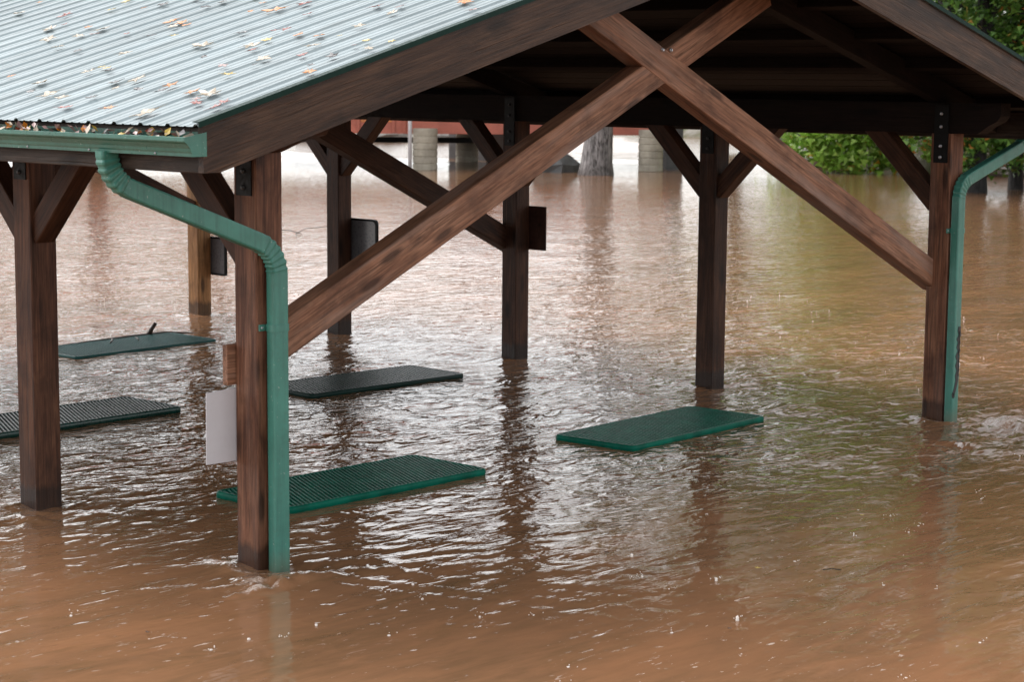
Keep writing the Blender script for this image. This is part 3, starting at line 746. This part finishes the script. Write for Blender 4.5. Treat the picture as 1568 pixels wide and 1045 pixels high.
# ------------------------------------------------------------------ boards fixed to the posts
s_ = empty("notice_board", T(-0.205, PW+0.003, 0.605)); tag(s_, "blank white sheet sign fixed low on the nearest post", "sign")
vs_ = [(0, 0, 0), (0.30, 0, -0.004), (0.30, 0, 0.415), (0.004, 0, 0.402)]; vs_ += [(x, 0.006, z) for x, y, z in vs_]
put("sign_sheet", mesh("sign_sheet", vs_, [(3, 2, 1, 0), (4, 5, 6, 7), (0, 1, 5, 4), (1, 2, 6, 5), (2, 3, 7, 6), (3, 0, 4, 7)], M_WHITE), s_)
put("screw", ME_BOLT, s_, T(0.235, 0.0, 0.38) @ Matrix.Rotation(-math.pi/2, 4, 'Z') @ Matrix.Scale(0.4, 4))

def round_rect(w, h, r, n=5):
    out = []
    for cx, cy, a0 in ((w-r, h-r, 0), (r, h-r, 90), (r, r, 180), (w-r, r, 270)):
        for k in range(n+1):
            t = math.radians(a0+90*k/n); out.append((cx+r*math.cos(t), cy+r*math.sin(t)))
    return out
def panel(name, label, u, v0, v1, z0, z1, mat, r, frame_mat=None):
    e = empty(name, T(u, v0, z0)); tag(e, label, "sign")
    rr = round_rect(v1-v0, z1-z0, r); n = len(rr)
    def slab(nm, ol, x0, x1, m):
        k = len(ol)
        vs_ = [(x0, a, b_) for a, b_ in ol]+[(x1, a, b_) for a, b_ in ol]
        put(nm, mesh(nm, vs_, [(i, (i+1) % k, k+(i+1) % k, k+i) for i in range(k)]+[tuple(range(k))[::-1], tuple(range(k, 2*k))], m), e)
    slab("sign_panel", rr, 0.0, 0.012, mat)
    if frame_mat:
        t = 0.022
        vs_, fs = [], []
        inn = [(t+a*(1-2*t/(v1-v0)), t+b_*(1-2*t/(z1-z0))) for a, b_ in rr]
        for x in (-0.012, 0.018):
            vs_ += [(x, a, b_) for a, b_ in rr]+[(x, a, b_) for a, b_ in inn]
        for i in range(n):
            j = (i+1) % n
            fs += [(i, n+i, n+j, j), (2*n+i, 2*n+j, 3*n+j, 3*n+i), (i, j, 2*n+j, 2*n+i), (n+i, 3*n+i, 3*n+j, n+j)]
        put("sign_frame", mesh("sign_frame", vs_, fs, frame_mat), e)
    return e
UE = W+PW+0.006
M_SIGNG = painted("grey_sign_back", (0.13, 0.13, 0.14), 0.3, coat=0.3)
panel("sign_panel_board", "dark rounded panel mounted on the far side of the slim middle post", UE+0.012, 7.015, 7.80, 0.52, 1.245, M_SIGNG, 0.05, M_BLACK)
panel("sign_panel_board", "small grey panel on the tan post at the far end", UE+0.012, 9.575, 10.27, 0.455, 0.90, M_SIGNG, 0.015, M_BLACK)
panel("wooden_sign_board", "red-brown wooden board on the dark post behind the crossing beams", UE, 4.59, 4.98, 1.075, 1.505, M_SIGNW, 0.004)

# ------------------------------------------------------------------ picnic tables
def table_parts(mat, diamond):
    # rounded rim: swept skirt with rolled top edge
    w, h = TS; r = 0.055
    rr = [(a-w/2, b_-h/2) for a, b_ in round_rect(w, h, r, 5)]; n = len(rr)
    prof = [(0.0, -0.055), (0.0, -0.012), (0.004, -0.004), (0.012, 0.0), (0.022, 0.0), (0.030, -0.006), (0.030, -0.014), (0.010, -0.016), (0.008, -0.055)]
    vs_, fs = [], []
    for (ins, z) in prof:
        for a, b_ in rr:
            sx = (w-2*ins)/w; sy = (h-2*ins)/h; vs_.append((a*sx, b_*sy, z))
    m = len(prof)
    for k in range(m):
        k2 = (k+1) % m
        for i in range(n):
            j = (i+1) % n; fs.append((k*n+i, k*n+j, k2*n+j, k2*n+i))
    rim = mesh("table_rim", vs_, fs, mat, smooth=True)
    # expanded-metal mesh: two families of slanted strands
    vs_, fs = [], []
    hw, hh = w/2-0.022, h/2-0.022
    def bar(p, q, wd, z0, z1):
        d = Vector((q[0]-p[0], q[1]-p[1])); 
        if d.length < 0.01: return
        d.normalize(); nx, ny = -d.y*wd/2, d.x*wd/2
        k = len(vs_)
        for (x, y) in ((p[0]+nx, p[1]+ny), (p[0]-nx, p[1]-ny), (q[0]-nx, q[1]-ny), (q[0]+nx, q[1]+ny)): vs_.append((x, y, z1))
        for (x, y) in ((p[0]+nx, p[1]+ny), (p[0]-nx, p[1]-ny), (q[0]-nx, q[1]-ny), (q[0]+nx, q[1]+ny)): vs_.append((x, y, z0))
        fs.extend([(k, k+1, k+2, k+3), (k+1, k, k+4, k+5), (k+2, k+1, k+5, k+6), (k+3, k+2, k+6, k+7), (k, k+3, k+7, k+4)])
    pitch = 0.036 if diamond else 0.034; sl = 0.47
    wa, wb, zb2 = (0.0100, 0.0085, -0.003) if diamond else (0.0125, 0.0028, -0.0095)
    for s_ in (1, -1):
        x = -hw-sl*h
        while x < hw+sl*h:
            # line through (x,-hh) with dx/dy = s*sl, clipped to the frame
            y0, y1 = -hh, hh; xa, xb = x, x+s_*sl*2*hh
            t0, t1 = 0.0, 1.0; dx = xb-xa
            if dx > 0: t0 = max(t0, (-hw-xa)/dx); t1 = min(t1, (hw-xa)/dx)
            else: t0 = max(t0, (hw-xa)/dx); t1 = min(t1, (-hw-xa)/dx)
            if t1 > t0+0.01:
                bar((xa+dx*t0, y0+(y1-y0)*t0), (xa+dx*t1, y0+(y1-y0)*t1), wa if s_ > 0 else wb, -0.012, -0.002 if s_ > 0 else zb2)
            x += pitch
    grille = mesh("mesh_grille", vs_, fs, mat)
    # pedestal legs under water
    vs_, fs = [], []
    for sx in (-1, 1):
        for sy in (-1, 1):
            a, b_ = tube([(sx*0.62, sy*0.12, -0.02), (sx*0.62, sy*0.24, -0.35), (sx*0.62, sy*0.30, -0.74)], 0.025, 8)
            k = len(vs_); vs_ += a; fs += [tuple(i+k for i in f) for f in b_]
    leg, lf = tube([(0, 0, -0.015), (0, 0.10, -0.35), (0, 0.16, -0.74)], 0.025, 8)
    return rim, grille, mesh("leg", leg, lf, mat)
_tp = {}
for (label, c, z, rot, tilt, mat) in TABLES:
    dia = ("alone" in label) or ("blackish" in label); key = (mat.name, dia)
    if key not in _tp: _tp[key] = table_parts(mat, dia)
    rim, gr, leg = _tp[key]
    e = empty("picnic_table", T(c[0], c[1], z) @ Matrix.Rotation(math.radians(rot), 4, 'Z') @ Matrix.Rotation(math.radians(tilt), 4, 'X'))
    tag(e, label, "picnic table", "flooded picnic tables")
    put("table_rim", rim, e)
    g = put("mesh_grille", gr, e); g["kind"] = "stuff"
    for sx in (-0.62, 0.62):
        for sy in (1, -1):
            put("leg", leg, e, T(sx, sy*0.08, 0) @ (Matrix.Identity(4) if sy > 0 else Matrix.Rotation(math.pi, 4, 'Z')))

# ------------------------------------------------------------------ leaves on the roof
def leaf_mesh(name, lobes, mat, curl, seed):
    r = random.Random(seed); vs_ = [(0, 0, 0.0)]; out = []
    n = lobes*4
    for k in range(n):
        t = 2*math.pi*k/n
        ph = (k % 4)
        rad = (1.0, 0.62, 0.42, 0.66)[ph]*(1-0.25*abs(math.sin(t/2)))*r.uniform(0.85, 1.1)
        x, y = rad*math.cos(t), rad*math.sin(t)*0.9
        out.append((x, y, curl*(x*x*0.5+y*y)+r.uniform(-.04, .08)))
    vs_ += out
    m = len(vs_)
    vs_ = vs_+[(x, y, z-0.03) for x, y, z in vs_]
    fs = []
    for k in range(n):
        j = (k+1) % n; fs.append((0, 1+k, 1+j)); fs.append((m, m+1+j, m+1+k)); fs.append((1+k, m+1+k, m+1+j, 1+j))
    # stalk
    k = len(vs_); vs_ += [(-0.3, -0.03, 0.0), (-0.3, 0.03, 0.0), (-1.35, 0.0, 0.12), (-0.3, 0, 0.05)]
    fs += [(k, k+1, k+2), (k, k+2, k+3), (k+1, k+3, k+2)]
    return mesh(name, vs_, fs, mat)
LM = {c: [leaf_mesh("leaf", 5, m, cu, i*7+hash_) for i, cu in enumerate((0.05, 0.12, -0.04))] for hash_, (c, m) in enumerate(LEAFC.items())}
def roof_leaf(c, u, v, size, idx, lift=0.0):
    me = LM[c][idx % 3]
    M = T(u, v, zr(u)+0.006+lift) @ Matrix.Rotation(-SL+random.uniform(-.10, .10), 4, 'Y') @ Matrix.Rotation(random.uniform(-.12, .12), 4, 'X') @ Matrix.Rotation(random.uniform(0, 6.28), 4, 'Z') @ Matrix.Scale(size*1.12, 4)
    o = put("fallen_leaf", me, None, M)
    cw = {'orange': "orange", 'red': "reddish", 'brown': "dark brown", 'pale': "pale wet", 'yellow': "yellowish", 'pink': "pinkish"}[c]
    sw = "large" if size > 0.058 else ("small" if size < 0.036 else "middling")
    zu = "just above the gutter" if u < -0.45 else ("low on the roof" if u < 0.2 else ("halfway up the roof" if u < 0.9 else "high on the roof"))
    zv = "close to the gable edge" if v < 0.15 else ("right of the roof's middle" if v < 1.2 else ("left of the roof's middle" if v < 2.4 else "towards the far left"))
    words = {c: "%s %s fallen leaf lying %s, %s" % (sw, cw, zu, zv)}
    tag(o, words[c], "leaf", c+" leaves on the metal roof"); return o
spots = {'orange': [(1.23, 1.3, .085), (1.0, 2.06, .06), (0.96, 1.9, .06), (-0.38, 0.24, .05), (-0.79, 0.22, .045), (-0.11, -0.58, .05), (1.3, -0.31, .06)],
         'red': [(1.26, 3.62, .05), (1.38, 1.19, .06), (1.1, 0.84, .04), (-0.73, -0.59, .05), (0.2, -0.16, .04), (-0.80, 0.61, .05), (-.65, -.56, .045)],
         'brown': [(1.48, 2.78, .06), (-0.34, 0.8, .05), (1.49, 2.15, .05), (1.37, 2.18, .05), (-0.62, 0.62, .045), (-0.11, 1.18, .04), (0.65, 1.81, .04), (0.18, -0.43, .05), (-0.48, 0.19, .05), (0.69, 0.96, .045)],
         'pale': [(0.6, 2.86, .075), (0.86, 3.24, .07), (0.41, 2.46, .06), (0.83, 2.59, .06), (0.41, 0.98, .08), (-0.28, 0.68, .07), (-0.58, 1.09, .075), (-0.37, 1.49, .06), (-0.63, 0.88, .05), (-0.85, -0.18, .09), (-0.52, -0.27, .08), (0.13, 0.08, .06), (0.4, 0.52, .06), (-0.13, 1.35, .05), (0.25, 1.53, .05), (0.39, -0.03, .05), (1.34, 4.35, .06), (0.67, 2.62, .05), (0.8, 0.04, .05), (1.08, 0.07, .05)]}
k = 0
for c, L_ in spots.items():
    for (u, v, s1) in L_: roof_leaf(c, u, v, s1, k); k += 1
for i in range(95):
    u = random.uniform(-0.88, 1.9); v = random.uniform(-0.65, 4.6)
    c = random.choice(['pale', 'pink', 'brown', 'yellow', 'red', 'orange', 'orange', 'yellow', 'red']); roof_leaf(c, u, v, random.uniform(0.022, 0.05), i)
# litter lying in the gutter trough
def litter():
    vs_, fs, mi = [], [], []
    mats = [LEAFC[c] for c in ('brown', 'red', 'pale', 'pink', 'yellow', 'orange')]
    r = random.Random(3)
    for i in range(380):
        v = r.uniform(-0.70, 5.2); u = r.uniform(-1.025, -0.925); z = 2.445+r.uniform(-0.01, 0.035)
        s1 = r.uniform(0.015, 0.038); M = T(u, v, z) @ Matrix.Rotation(r.uniform(-1, 1), 4, 'X') @ Matrix.Rotation(r.uniform(-1, 1), 4, 'Y') @ Matrix.Rotation(r.uniform(0, 6.3), 4, 'Z')
        k = len(vs_)
        for (x, y, zz) in ((-1, 0, 0), (-0.2, -0.6, 0.15), (1, 0, 0.1), (-0.1, 0.6, 0.2)): vs_.append(M @ Vector((x*s1, y*s1, zz*s1)))
        fs += [(k, k+1, k+2), (k, k+2, k+3)]; c = r.choice([0, 1, 2, 2, 3, 3, 3, 4, 2, 5]); mi += [c, c]
    me = mesh("gutter_leaf_litter", vs_, fs)
    for m in mats: me.materials.append(m)
    me.polygons.foreach_set("material_index", mi)
    tag(put("gutter_leaf_litter", me), "matted wet leaf litter filling the green gutter", "leaf litter", kind="stuff")
litter()

# ------------------------------------------------------------------ bridge behind
BR = empty("footbridge", T(34.7, 34.5, 0)); tag(BR, "red-painted girder bridge on round concrete piers across the flood behind", "bridge")
Dv = Vector((0.7213, -0.6926, 0)); Nv = Vector((0.6926, 0.7213, 0))
def bl(a, n, z): q = Dv*a+Nv*n; return Vector((q.x, q.y, z))
def lathe(prof, n=24):
    vs_, fs = [], []
    for (r, z) in prof:
        for k in range(n): vs_.append((r*math.cos(2*math.pi*k/n), r*math.sin(2*math.pi*k/n), z))
    for i in range(len(prof)-1):
        for k in range(n): fs.append((i*n+k, i*n+(k+1) % n, (i+1)*n+(k+1) % n, (i+1)*n+k))
    fs.append(tuple(range((len(prof)-1)*n, len(prof)*n))); return vs_, fs
prof = [(0.37, -1.0)]
z = -0.2
while z < 1.18:
    prof += [(0.372, z), (0.372, z+0.16), (0.352, z+0.172), (0.352, z+0.192)]; z += 0.205
prof += [(0.372, 1.19), (0.36, 1.235), (0.30, 1.24)]
pv, pf = lathe(prof); ME_PIER = mesh("pier", pv, pf, M_CONC)
for (a, n) in ((0, 0), (6.79, 0), (-6.79, 0), (-13.6, 0), (1.4, 5.8), (-5.4, 5.8), (8.0, 5.8)):
    p_ = put("pier", ME_PIER, BR, Matrix.Translation(bl(a, n, 0)))
for n in (-0.28, 5.6):
    timber("girder", bl(-22, n+0.42, 1.60), bl(7.35, n+0.42, 1.60), 0.26, 1.06, M_RED, BR)
for a in (-2.0, -0.95, -0.62, -4, -6, -8): timber("stiffener", bl(a, -0.02, 1.10), bl(a, -0.02, 2.12), 0.05, 0.10, M_RED, BR, up=(Dv.x, Dv.y, 0))
timber("panel_plate", bl(-1.92, 0.0, 1.72), bl(-1.0, 0.0, 1.72), 0.02, 0.62, M_ORANGE, BR)
for i in range(16):
    a = -22+i*1.84
    timber("deck_slab", bl(a, -0.1, 2.26), bl(a, 6.1, 2.26), 1.82, 0.16, M_CONCD, BR)
for i in range(13): timber("rail_post", bl(-21.5+i*2.35, 0.0, 2.34), bl(-21.5+i*2.35, 0.0, 3.40), 0.09, 0.09, M_RED, BR, up=(0, 1, 0))
for zz in (2.75, 3.05, 3.38): timber("rail", bl(-22, 0.0, zz), bl(7.35, 0.0, zz), 0.05, 0.11, M_RED, BR)
timber("strut", bl(4.9, 1.4, 0.45), bl(6.05, 1.4, 1.35), 0.10, 0.10, M_BLACK, BR)
timber("cross_pipe", bl(-22, 2.8, 0.80), bl(2.1, 2.8, 0.80), 0.2, 0.17, M_BLACK, BR)
vs_, fs = tube([bl(-0.45, -0.5, -0.4), bl(-0.45, -0.5, 3.2)], 0.06, 12); put("white_pipe", mesh("white_pipe", vs_, fs, M_PIPEW, True), BR)
box("abutment", (bl(1.9, 8, 0).x-0.6, bl(1.9, 8, 0).y-0.9, -0.4), (bl(1.9, 8, 0).x+0.6, bl(1.9, 8, 0).y+0.9, 2.1), M_CONCD, BR, ch=0.02)
timber("abutment", bl(7.6, 0.6, 0.7), bl(7.6, 6, 0.7), 0.5, 2.6, M_CONCD, BR)

# rocks on the far bank
def rock_mesh(seed):
    r = random.Random(seed); vs_, fs = lathe([(0.5, -0.4), (0.95, -0.15), (1.0, 0.2), (0.7, 0.55), (0.25, 0.72)], 9)
    return mesh("rock", [(x*r.uniform(.8, 1.2), y*r.uniform(.8, 1.2), z*r.uniform(.8, 1.15)) for x, y, z in vs_], fs, M_ROCK)
RM = [rock_mesh(i) for i in range(4)]
for i, (u, v, s1) in enumerate([(52.5, 55.5, .9), (50.5, 57.5, 1.1), (54.5, 54, .7), (48.8, 59.5, .8), (57, 52.5, 1.0), (46.4, 28.0, .6), (46.9, 28.9, .8), (46.1, 27.0, .5), (45.8, 21.5, .55), (46.2, 20.2, .7), (47.6, 29.8, .7)]):
    o = put("boulder", RM[i % 4], None, T(u, v, 0.15) @ Matrix.Rotation(i*1.3, 4, 'Z') @ Matrix.Diagonal((s1*1.3, s1, s1*0.8, 1)))
    if u > 48 and v > 40: tag(o, "grey boulder at the far river edge beyond the red bridge", "boulder", "boulders beyond the bridge")
    else: tag(o, "pale boulder on the right bank beyond the corner posts", "boulder", "boulders on the right bank")

o = put("boulder", RM[1], None, T(36.9, 31.3, 0.05) @ Matrix.Diagonal((0.8, 0.7, 0.85, 1)) ); o.data = RM[1].copy(); o.data.materials[0] = M_CONCD
tag(o, "dark wet boulder beside the thick grey tree trunk before the bridge", "boulder")

# ------------------------------------------------------------------ trees
def foliage(name, n, blobs, size, mat, seed, droop=0.3, lobed=False):
    """leaves in clumps spread through ellipsoidal blobs [(x,y,z,rx,ry,rz)]"""
    r = np.random.default_rng(seed)
    vol = np.array([b_[3]*b_[4]*b_[5] for b_ in blobs])**0.75; pr = vol/vol.sum()
    nc = max(10, n//34)
    which = r.choice(len(blobs), nc, p=pr)
    B = np.array(blobs)[which]
    d = r.normal(size=(nc, 3)); d /= np.linalg.norm(d, axis=1)[:, None]
    rad = r.random(nc)**0.42*(0.8+0.45*r.random(nc))
    cc = B[:, :3]+d*rad[:, None]*B[:, 3:]
    ci = r.integers(0, nc, n)
    cs = (0.32+0.5*r.random(nc))*np.mean(B[:, 3:], axis=1)*0.26
    p_ = cc[ci]+r.normal(size=(n, 3))*cs[ci][:, None]*np.array([1, 1, 0.7])
    p_[:, 2] = np.maximum(p_[:, 2], 0.05)
    s1 = size*(0.6+0.7*r.random(n))
    yaw = r.random(n)*6.283; tip = droop+r.normal(size=n)*0.45; rl = r.normal(size=n)*0.5
    ax = np.stack([np.cos(yaw)*np.cos(tip), np.sin(yaw)*np.cos(tip), -np.sin(tip)], 1)
    sd_ = np.stack([-np.sin(yaw), np.cos(yaw), np.zeros(n)], 1)
    nm = np.cross(ax, sd_)
    sd2 = sd_*np.cos(rl)[:, None]+nm*np.sin(rl)[:, None]; nm2 = np.cross(ax, sd2)
    if lobed: shp = [(-0.15, 0, 0), (-0.05, -0.55, .10), (0.32, -0.25, .04), (0.85, 0, -.05), (0.32, 0.25, .04), (-0.05, 0.55, .10)]; tri = [(0, 1, 2), (0, 2, 3), (0, 3, 4), (0, 4, 5)]
    else: shp = [(0, 0, 0), (0.45, -0.36, .10), (1, 0, -.05), (0.45, 0.36, .10)]; tri = [(0, 1, 2), (0, 2, 3)]
    m = len(shp)
    V_ = np.stack([p_+s1[:, None]*(a*ax+b_*sd2+c*nm2) for a, b_, c in shp], 1).reshape(-1, 3)
    base = (np.arange(n)*m)[:, None, None]
    F = (base+np.array(tri)[None]).reshape(-1, 3)
    me = bpy.data.meshes.new(name)
    me.vertices.add(len(V_)); me.vertices.foreach_set("co", V_.ravel().astype(np.float32))
    me.loops.add(F.size); me.loops.foreach_set("vertex_index", F.ravel().astype(np.int32))
    me.polygons.add(len(F)); me.polygons.foreach_set("loop_start", np.arange(0, F.size, 3, dtype=np.int32)); me.polygons.foreach_set("loop_total", np.full(len(F), 3, np.int32))
    me.materials.append(mat); me.update(); me.validate(); return me, cc
def trunk_mesh(h, r0, seed, targets=None, lean=(0, 0), bk=None):
    r = random.Random(seed); vs_, fs = [], []
    def add(t):
        k = len(vs_); vs_.extend(t[0]); fs.extend([tuple(i+k for i in f) for f in t[1]])
    pts, rad = [], []
    for i in range(12):
        t = i/11; pts.append((lean[0]*t+r.uniform(-.05, .05)*h*.06, lean[1]*t+r.uniform(-.05, .05)*h*.06, -0.6+(h+.6)*t))
        rad.append(r0*(1-0.75*t)*(1+0.5*math.exp(-t*14)))
    add(tube(pts, rad, 12))
    for tg in (targets or []):
        i = r.randint(3, 8); p0 = Vector(pts[i]); p1 = Vector(tg); mid = p0.lerp(p1, 0.5)+Vector((0, 0, 0.12*(p1-p0).length))
        add(tube([p0, p0.lerp(mid, .5), mid, mid.lerp(p1, .5), p1], [rad[i]*.55, rad[i]*.45, rad[i]*.35, rad[i]*.22, 0.015], 7))
    return mesh("trunk", vs_, fs, bk or M_BARKD, True)
def tree(u, v, label, blobs, n, size, mat, h, r0, seed, lean=(0, 0), group=None, lobed=False, z=0.0, name="leafy_tree"):
    e = empty(name, T(u, v, z)); tag(e, label, "tree", group)
    me, cc = foliage("crown", n, blobs, size, mat, seed, lobed=lobed)
    rr = np.random.default_rng(seed)
    tg = cc[rr.choice(len(cc), min(14, len(cc)), replace=False)]
    put("trunk", trunk_mesh(h, r0, seed, [tuple(x) for x in tg], lean, M_BARK if name == "thick_tree" else None), e)
    put("crown", me, e); return e
# the two in plain view
tree(44.2, 25.6, "light green tree with boughs drooping to the water between the right-hand posts",
     [(-0.9, 1.0, 0.85, 1.5, 1.5, 0.95), (-0.5, -0.2, 0.9, 1.4, 1.4, 1.0), (0.2, -1.4, 0.7, 1.0, 1.0, .7), (0.3, -0.3, 2.0, 1.5, 1.5, 1.1), (0, 0, 3.4, 2.4, 2.4, 1.8), (0.5, 0.5, 6, 2.6, 2.6, 2.2)], 15000, 0.20, M_LEAFL, 7.5, 0.16, 1, lobed=True)
tree(37.2, 17.3, "mixed green tree standing in the water behind the rightmost post and downspout",
     [(0.7, -0.9, 1.15, 1.1, 1.1, .75), (1.7, -1.9, 1.2, 1.1, 1.1, .8), (-1.2, 1.2, 1.7, 1.1, 1.1, .8), (-.6, .2, 1.5, 1.0, 1.0, .8), (0.6, -0.4, 1.5, 1.4, 1.4, .9), (2.4, -2.2, 1.7, 1.2, 1.2, .8), (0.3, 0.0, 3.6, 2.0, 2.0, 1.3), (1.4, -1.6, 4.2, 2.2, 2.2, 1.5), (0, 0, 6.5, 3, 3, 2.4), (0, 0, 9.5, 2.6, 2.6, 2)], 21000, 0.17, M_LEAFD, 10, 0.24, 2, lobed=True)
tree(36.4, 29.2, "thick grey-barked tree trunk rising from the flood before the bridge",
     [(0, 0, 8.5, 3.0, 3.0, 1.6), (1, -1, 10.5, 2.6, 2.6, 1.8)], 2600, 0.26, M_LEAFO, 10, 0.44, 3, lean=(0.25, -0.3), name="thick_tree")
tree(39.0, 17.2, "dark stumpy tree in the water right of the green downspout", [(0.3, -0.6, 2.6, 1.2, 1.2, 1.0), (0.2, -.2, 4.6, 1.5, 1.5, 1.4)], 3500, 0.17, M_LEAFD, 5.5, 0.2, 19, lobed=True)
# taller wood behind them along the right bank, seen in gaps and in the water's reflections
for i, (u, v, h, w) in enumerate([(53, 33.5, 22, 4.4), (56, 39, 21, 4.4), (50, 25.5, 22, 4.6), (51, 17, 25, 5.0), (49, 9, 25, 5.2), (48, 2, 23, 5.0), (50, -6, 22, 5.0), (60, 28, 27, 5.6), (60, 14, 28, 5.6), (57, 0, 26, 5.4)]):
    tree(u, v, "tall olive green tree in the wood along the right bank", [(0, 0, h*0.38, w, w, h*0.22), (0.6, -0.4, h*0.62, w*0.95, w*0.95, h*0.22), (-0.3, 0.5, h*0.85, w*0.6, w*0.6, h*0.16), (0, 0, h*.2, w*.8, w*.8, h*.12)], 9000, 0.42, M_LEAFO if i % 2 else M_LEAFD, h*0.9, 0.25, 50+i, group="wood along the right bank", z=0.9)

# tall bare-stemmed trees on the drowned far left bank, mirrored in the water behind the leftmost posts
for i, (u, v, h, w) in enumerate([(40, 86, 27, 5.6), (47, 80, 26, 5.2), (51.5, 75.5, 27, 5.4), (56.5, 72.5, 25, 4.2), (33, 91, 28, 5.8)]):
    tree(u, v, "tall bare-stemmed tree on the far left bank, mirrored in the water behind the leftmost posts", [(0, 0, h*0.62, w, w, h*0.13), (0.6, -0.4, h*0.78, w*0.95, w*0.95, h*0.15), (0, 0, h*.93, w*.6, w*.6, h*.1)], 8000, 0.45, M_LEAFO, h*0.92, 0.42, 80+i, group="trees on the far left bank", z=0.0)

# ------------------------------------------------------------------ drift wood and floating twigs
def stick(name, pts, rad, label, cat="branch"):
    vs_, fs = tube(pts, rad, 7); return tag(put(name, mesh(name, vs_, fs, M_DRIFT, True)), label, cat)
M_DRIFT = wood("wet_driftwood", (0.018, 0.013, 0.010), (0.045, 0.032, 0.024), (0.085, 0.062, 0.048), wet=False, rough=0.35)
vs_, fs = [], []
def addt(t):
    k = len(vs_); vs_.extend(t[0]); fs.extend([tuple(i+k for i in f) for f in t[1]])
addt(tube([(4.35, 8.62, 0.005), (4.8, 8.58, 0.02), (5.3, 8.66, 0.012), (5.85, 8.70, 0.012), (6.3, 8.55, -0.02)], [.008, .016, .022, .02, .01], 9))
addt(tube([(5.62, 8.68, 0.01), (5.65, 8.66, 0.08), (5.68, 8.63, 0.14)], [.026, .022, .02], 8))
addt(tube([(5.1, 8.60, 0.02), (4.95, 8.40, 0.035), (4.86, 8.30, 0.03)], [.012, .009, .004], 7))
addt(tube([(5.4, 8.62, 0.015), (5.28, 8.40, 0.03), (5.2, 8.28, 0.03)], [.012, .008, .004], 7))
tag(put("drift_branch", mesh("drift_branch", vs_, fs, M_DRIFT, True)), "dark drifting branch with an upright stub caught on the sunken table", "branch")
stick("floating_twig", [(15.30, 18.20, 0.01), (15.33, 18.19, 0.10), (15.55, 18.10, 0.08), (15.72, 18.0, 0.015)], 0.007, "thin bent twig poking from the pale water beside the slim middle post")
stick("floating_twig", [(15.8, 18.25, 0.0), (16.0, 18.2, 0.09), (16.3, 17.95, 0.12), (16.45, 17.8, 0.02)], 0.006, "thin arched twig poking up between the nearest post and the panel")
stick("floating_twig", [(2.25, -2.23, 0.008), (2.29, -2.26, 0.014), (2.33, -2.30, 0.006)], 0.003, "tiny twig drifting in the brown foreground on the right")
for (u, v, c, lb) in ((1.69, -1.11, 'brown', "dark leaf drifting on the open brown water right of centre"), (2.02, -1.95, 'yellow', "yellow leaf drifting on the brown foreground water")):
    o = put("drifting_leaf", LM[c][0], None, T(u, v, 0.012) @ Matrix.Rotation(u, 4, 'Z') @ Matrix.Scale(0.022, 4)); tag(o, lb, "leaf")

for i, (u, v) in enumerate([(0.9, -2.6), (3.6, -1.6), (1.3, -0.9), (4.9, -0.9), (-0.9, 0.2), (3.2, 0.1), (6.3, 0.3), (9.4, 1.6), (2.5, 3.0), (8.9, 4.6), (-1.2, -0.6), (4.2, -2.5)]):
    c = ('brown', 'yellow', 'red', 'orange', 'pale')[i % 5]
    o = put("drifting_leaf", LM[c][i % 3], None, T(u, v, 0.014) @ Matrix.Rotation(i*1.7, 4, 'Z') @ Matrix.Scale(0.016+0.003*(i % 3), 4))
    tag(o, "tiny %s leaf drifting on the muddy water %s" % ({"brown": "dark brown", "yellow": "yellow", "red": "red", "orange": "orange", "pale": "pale"}[c], ("in the open foreground" if v < -0.5 and u < 5 else "outside the right-hand posts" if u > 7 else "left of the nearest post" if u < 0 else "under the roof between the posts")), "leaf", "leaves drifting on the flood")

# ------------------------------------------------------------------ rain splashes
def splashes():
    r = random.Random(9); vs_, fs = [], []
    m, nt, b = new_mat("splash_water"); b.inputs['Base Color'].default_value = (0.75, 0.68, 0.62, 1); b.inputs['Roughness'].default_value = 0.12; b.inputs['IOR'].default_value = 1.33
    n = 0
    while n < 420:
        u = r.uniform(-3, 14); v = r.uniform(-5, 12)
        if -0.95 < u < 8.3 and V0 < v < V1: continue
        n += 1
        hh = r.choice([0.003, 0.003, 0.004, 0.005, 0.006, 0.008, 0.02])*r.uniform(.7, 1.2); w = r.uniform(.003, .010)
        k = len(vs_); q = 6
        for (z, rr) in ((-0.02, w*1.6), (hh*.25, w*.8), (hh*.8, w*.9), (hh, w*.4)):
            for j in range(q): vs_.append((u+rr*math.cos(j*1.047), v+rr*math.sin(j*1.047), z))
        for a in range(3):
            for j in range(q): fs.append((k+a*q+j, k+a*q+(j+1) % q, k+(a+1)*q+(j+1) % q, k+(a+1)*q+j))
        fs.append(tuple(range(k+3*q, k+4*q)))
        for d in range(r.choice([0, 2, 4, 6])):       # thrown droplets
            a = r.uniform(0, 6.28); rd = r.uniform(.01, .05); c = Vector((u+rd*math.cos(a), v+rd*math.sin(a), r.uniform(.005, hh+.015))); s1 = r.uniform(.0025, .005)
            k = len(vs_); vs_.extend([c+Vector(x)*s1 for x in ((1, 0, 0), (-1, 0, 0), (0, 1, 0), (0, -1, 0), (0, 0, 1), (0, 0, -1))])
            fs.extend([(k, k+2, k+4), (k+2, k+1, k+4), (k+1, k+3, k+4), (k+3, k, k+4), (k+2, k, k+5), (k+1, k+2, k+5), (k+3, k+1, k+5), (k, k+3, k+5)])
    tag(put("rain_splashes", mesh("rain_splashes", vs_, fs, m, True)), "tiny white rain splashes dotting the open water", "splashes", kind="stuff")
splashes()
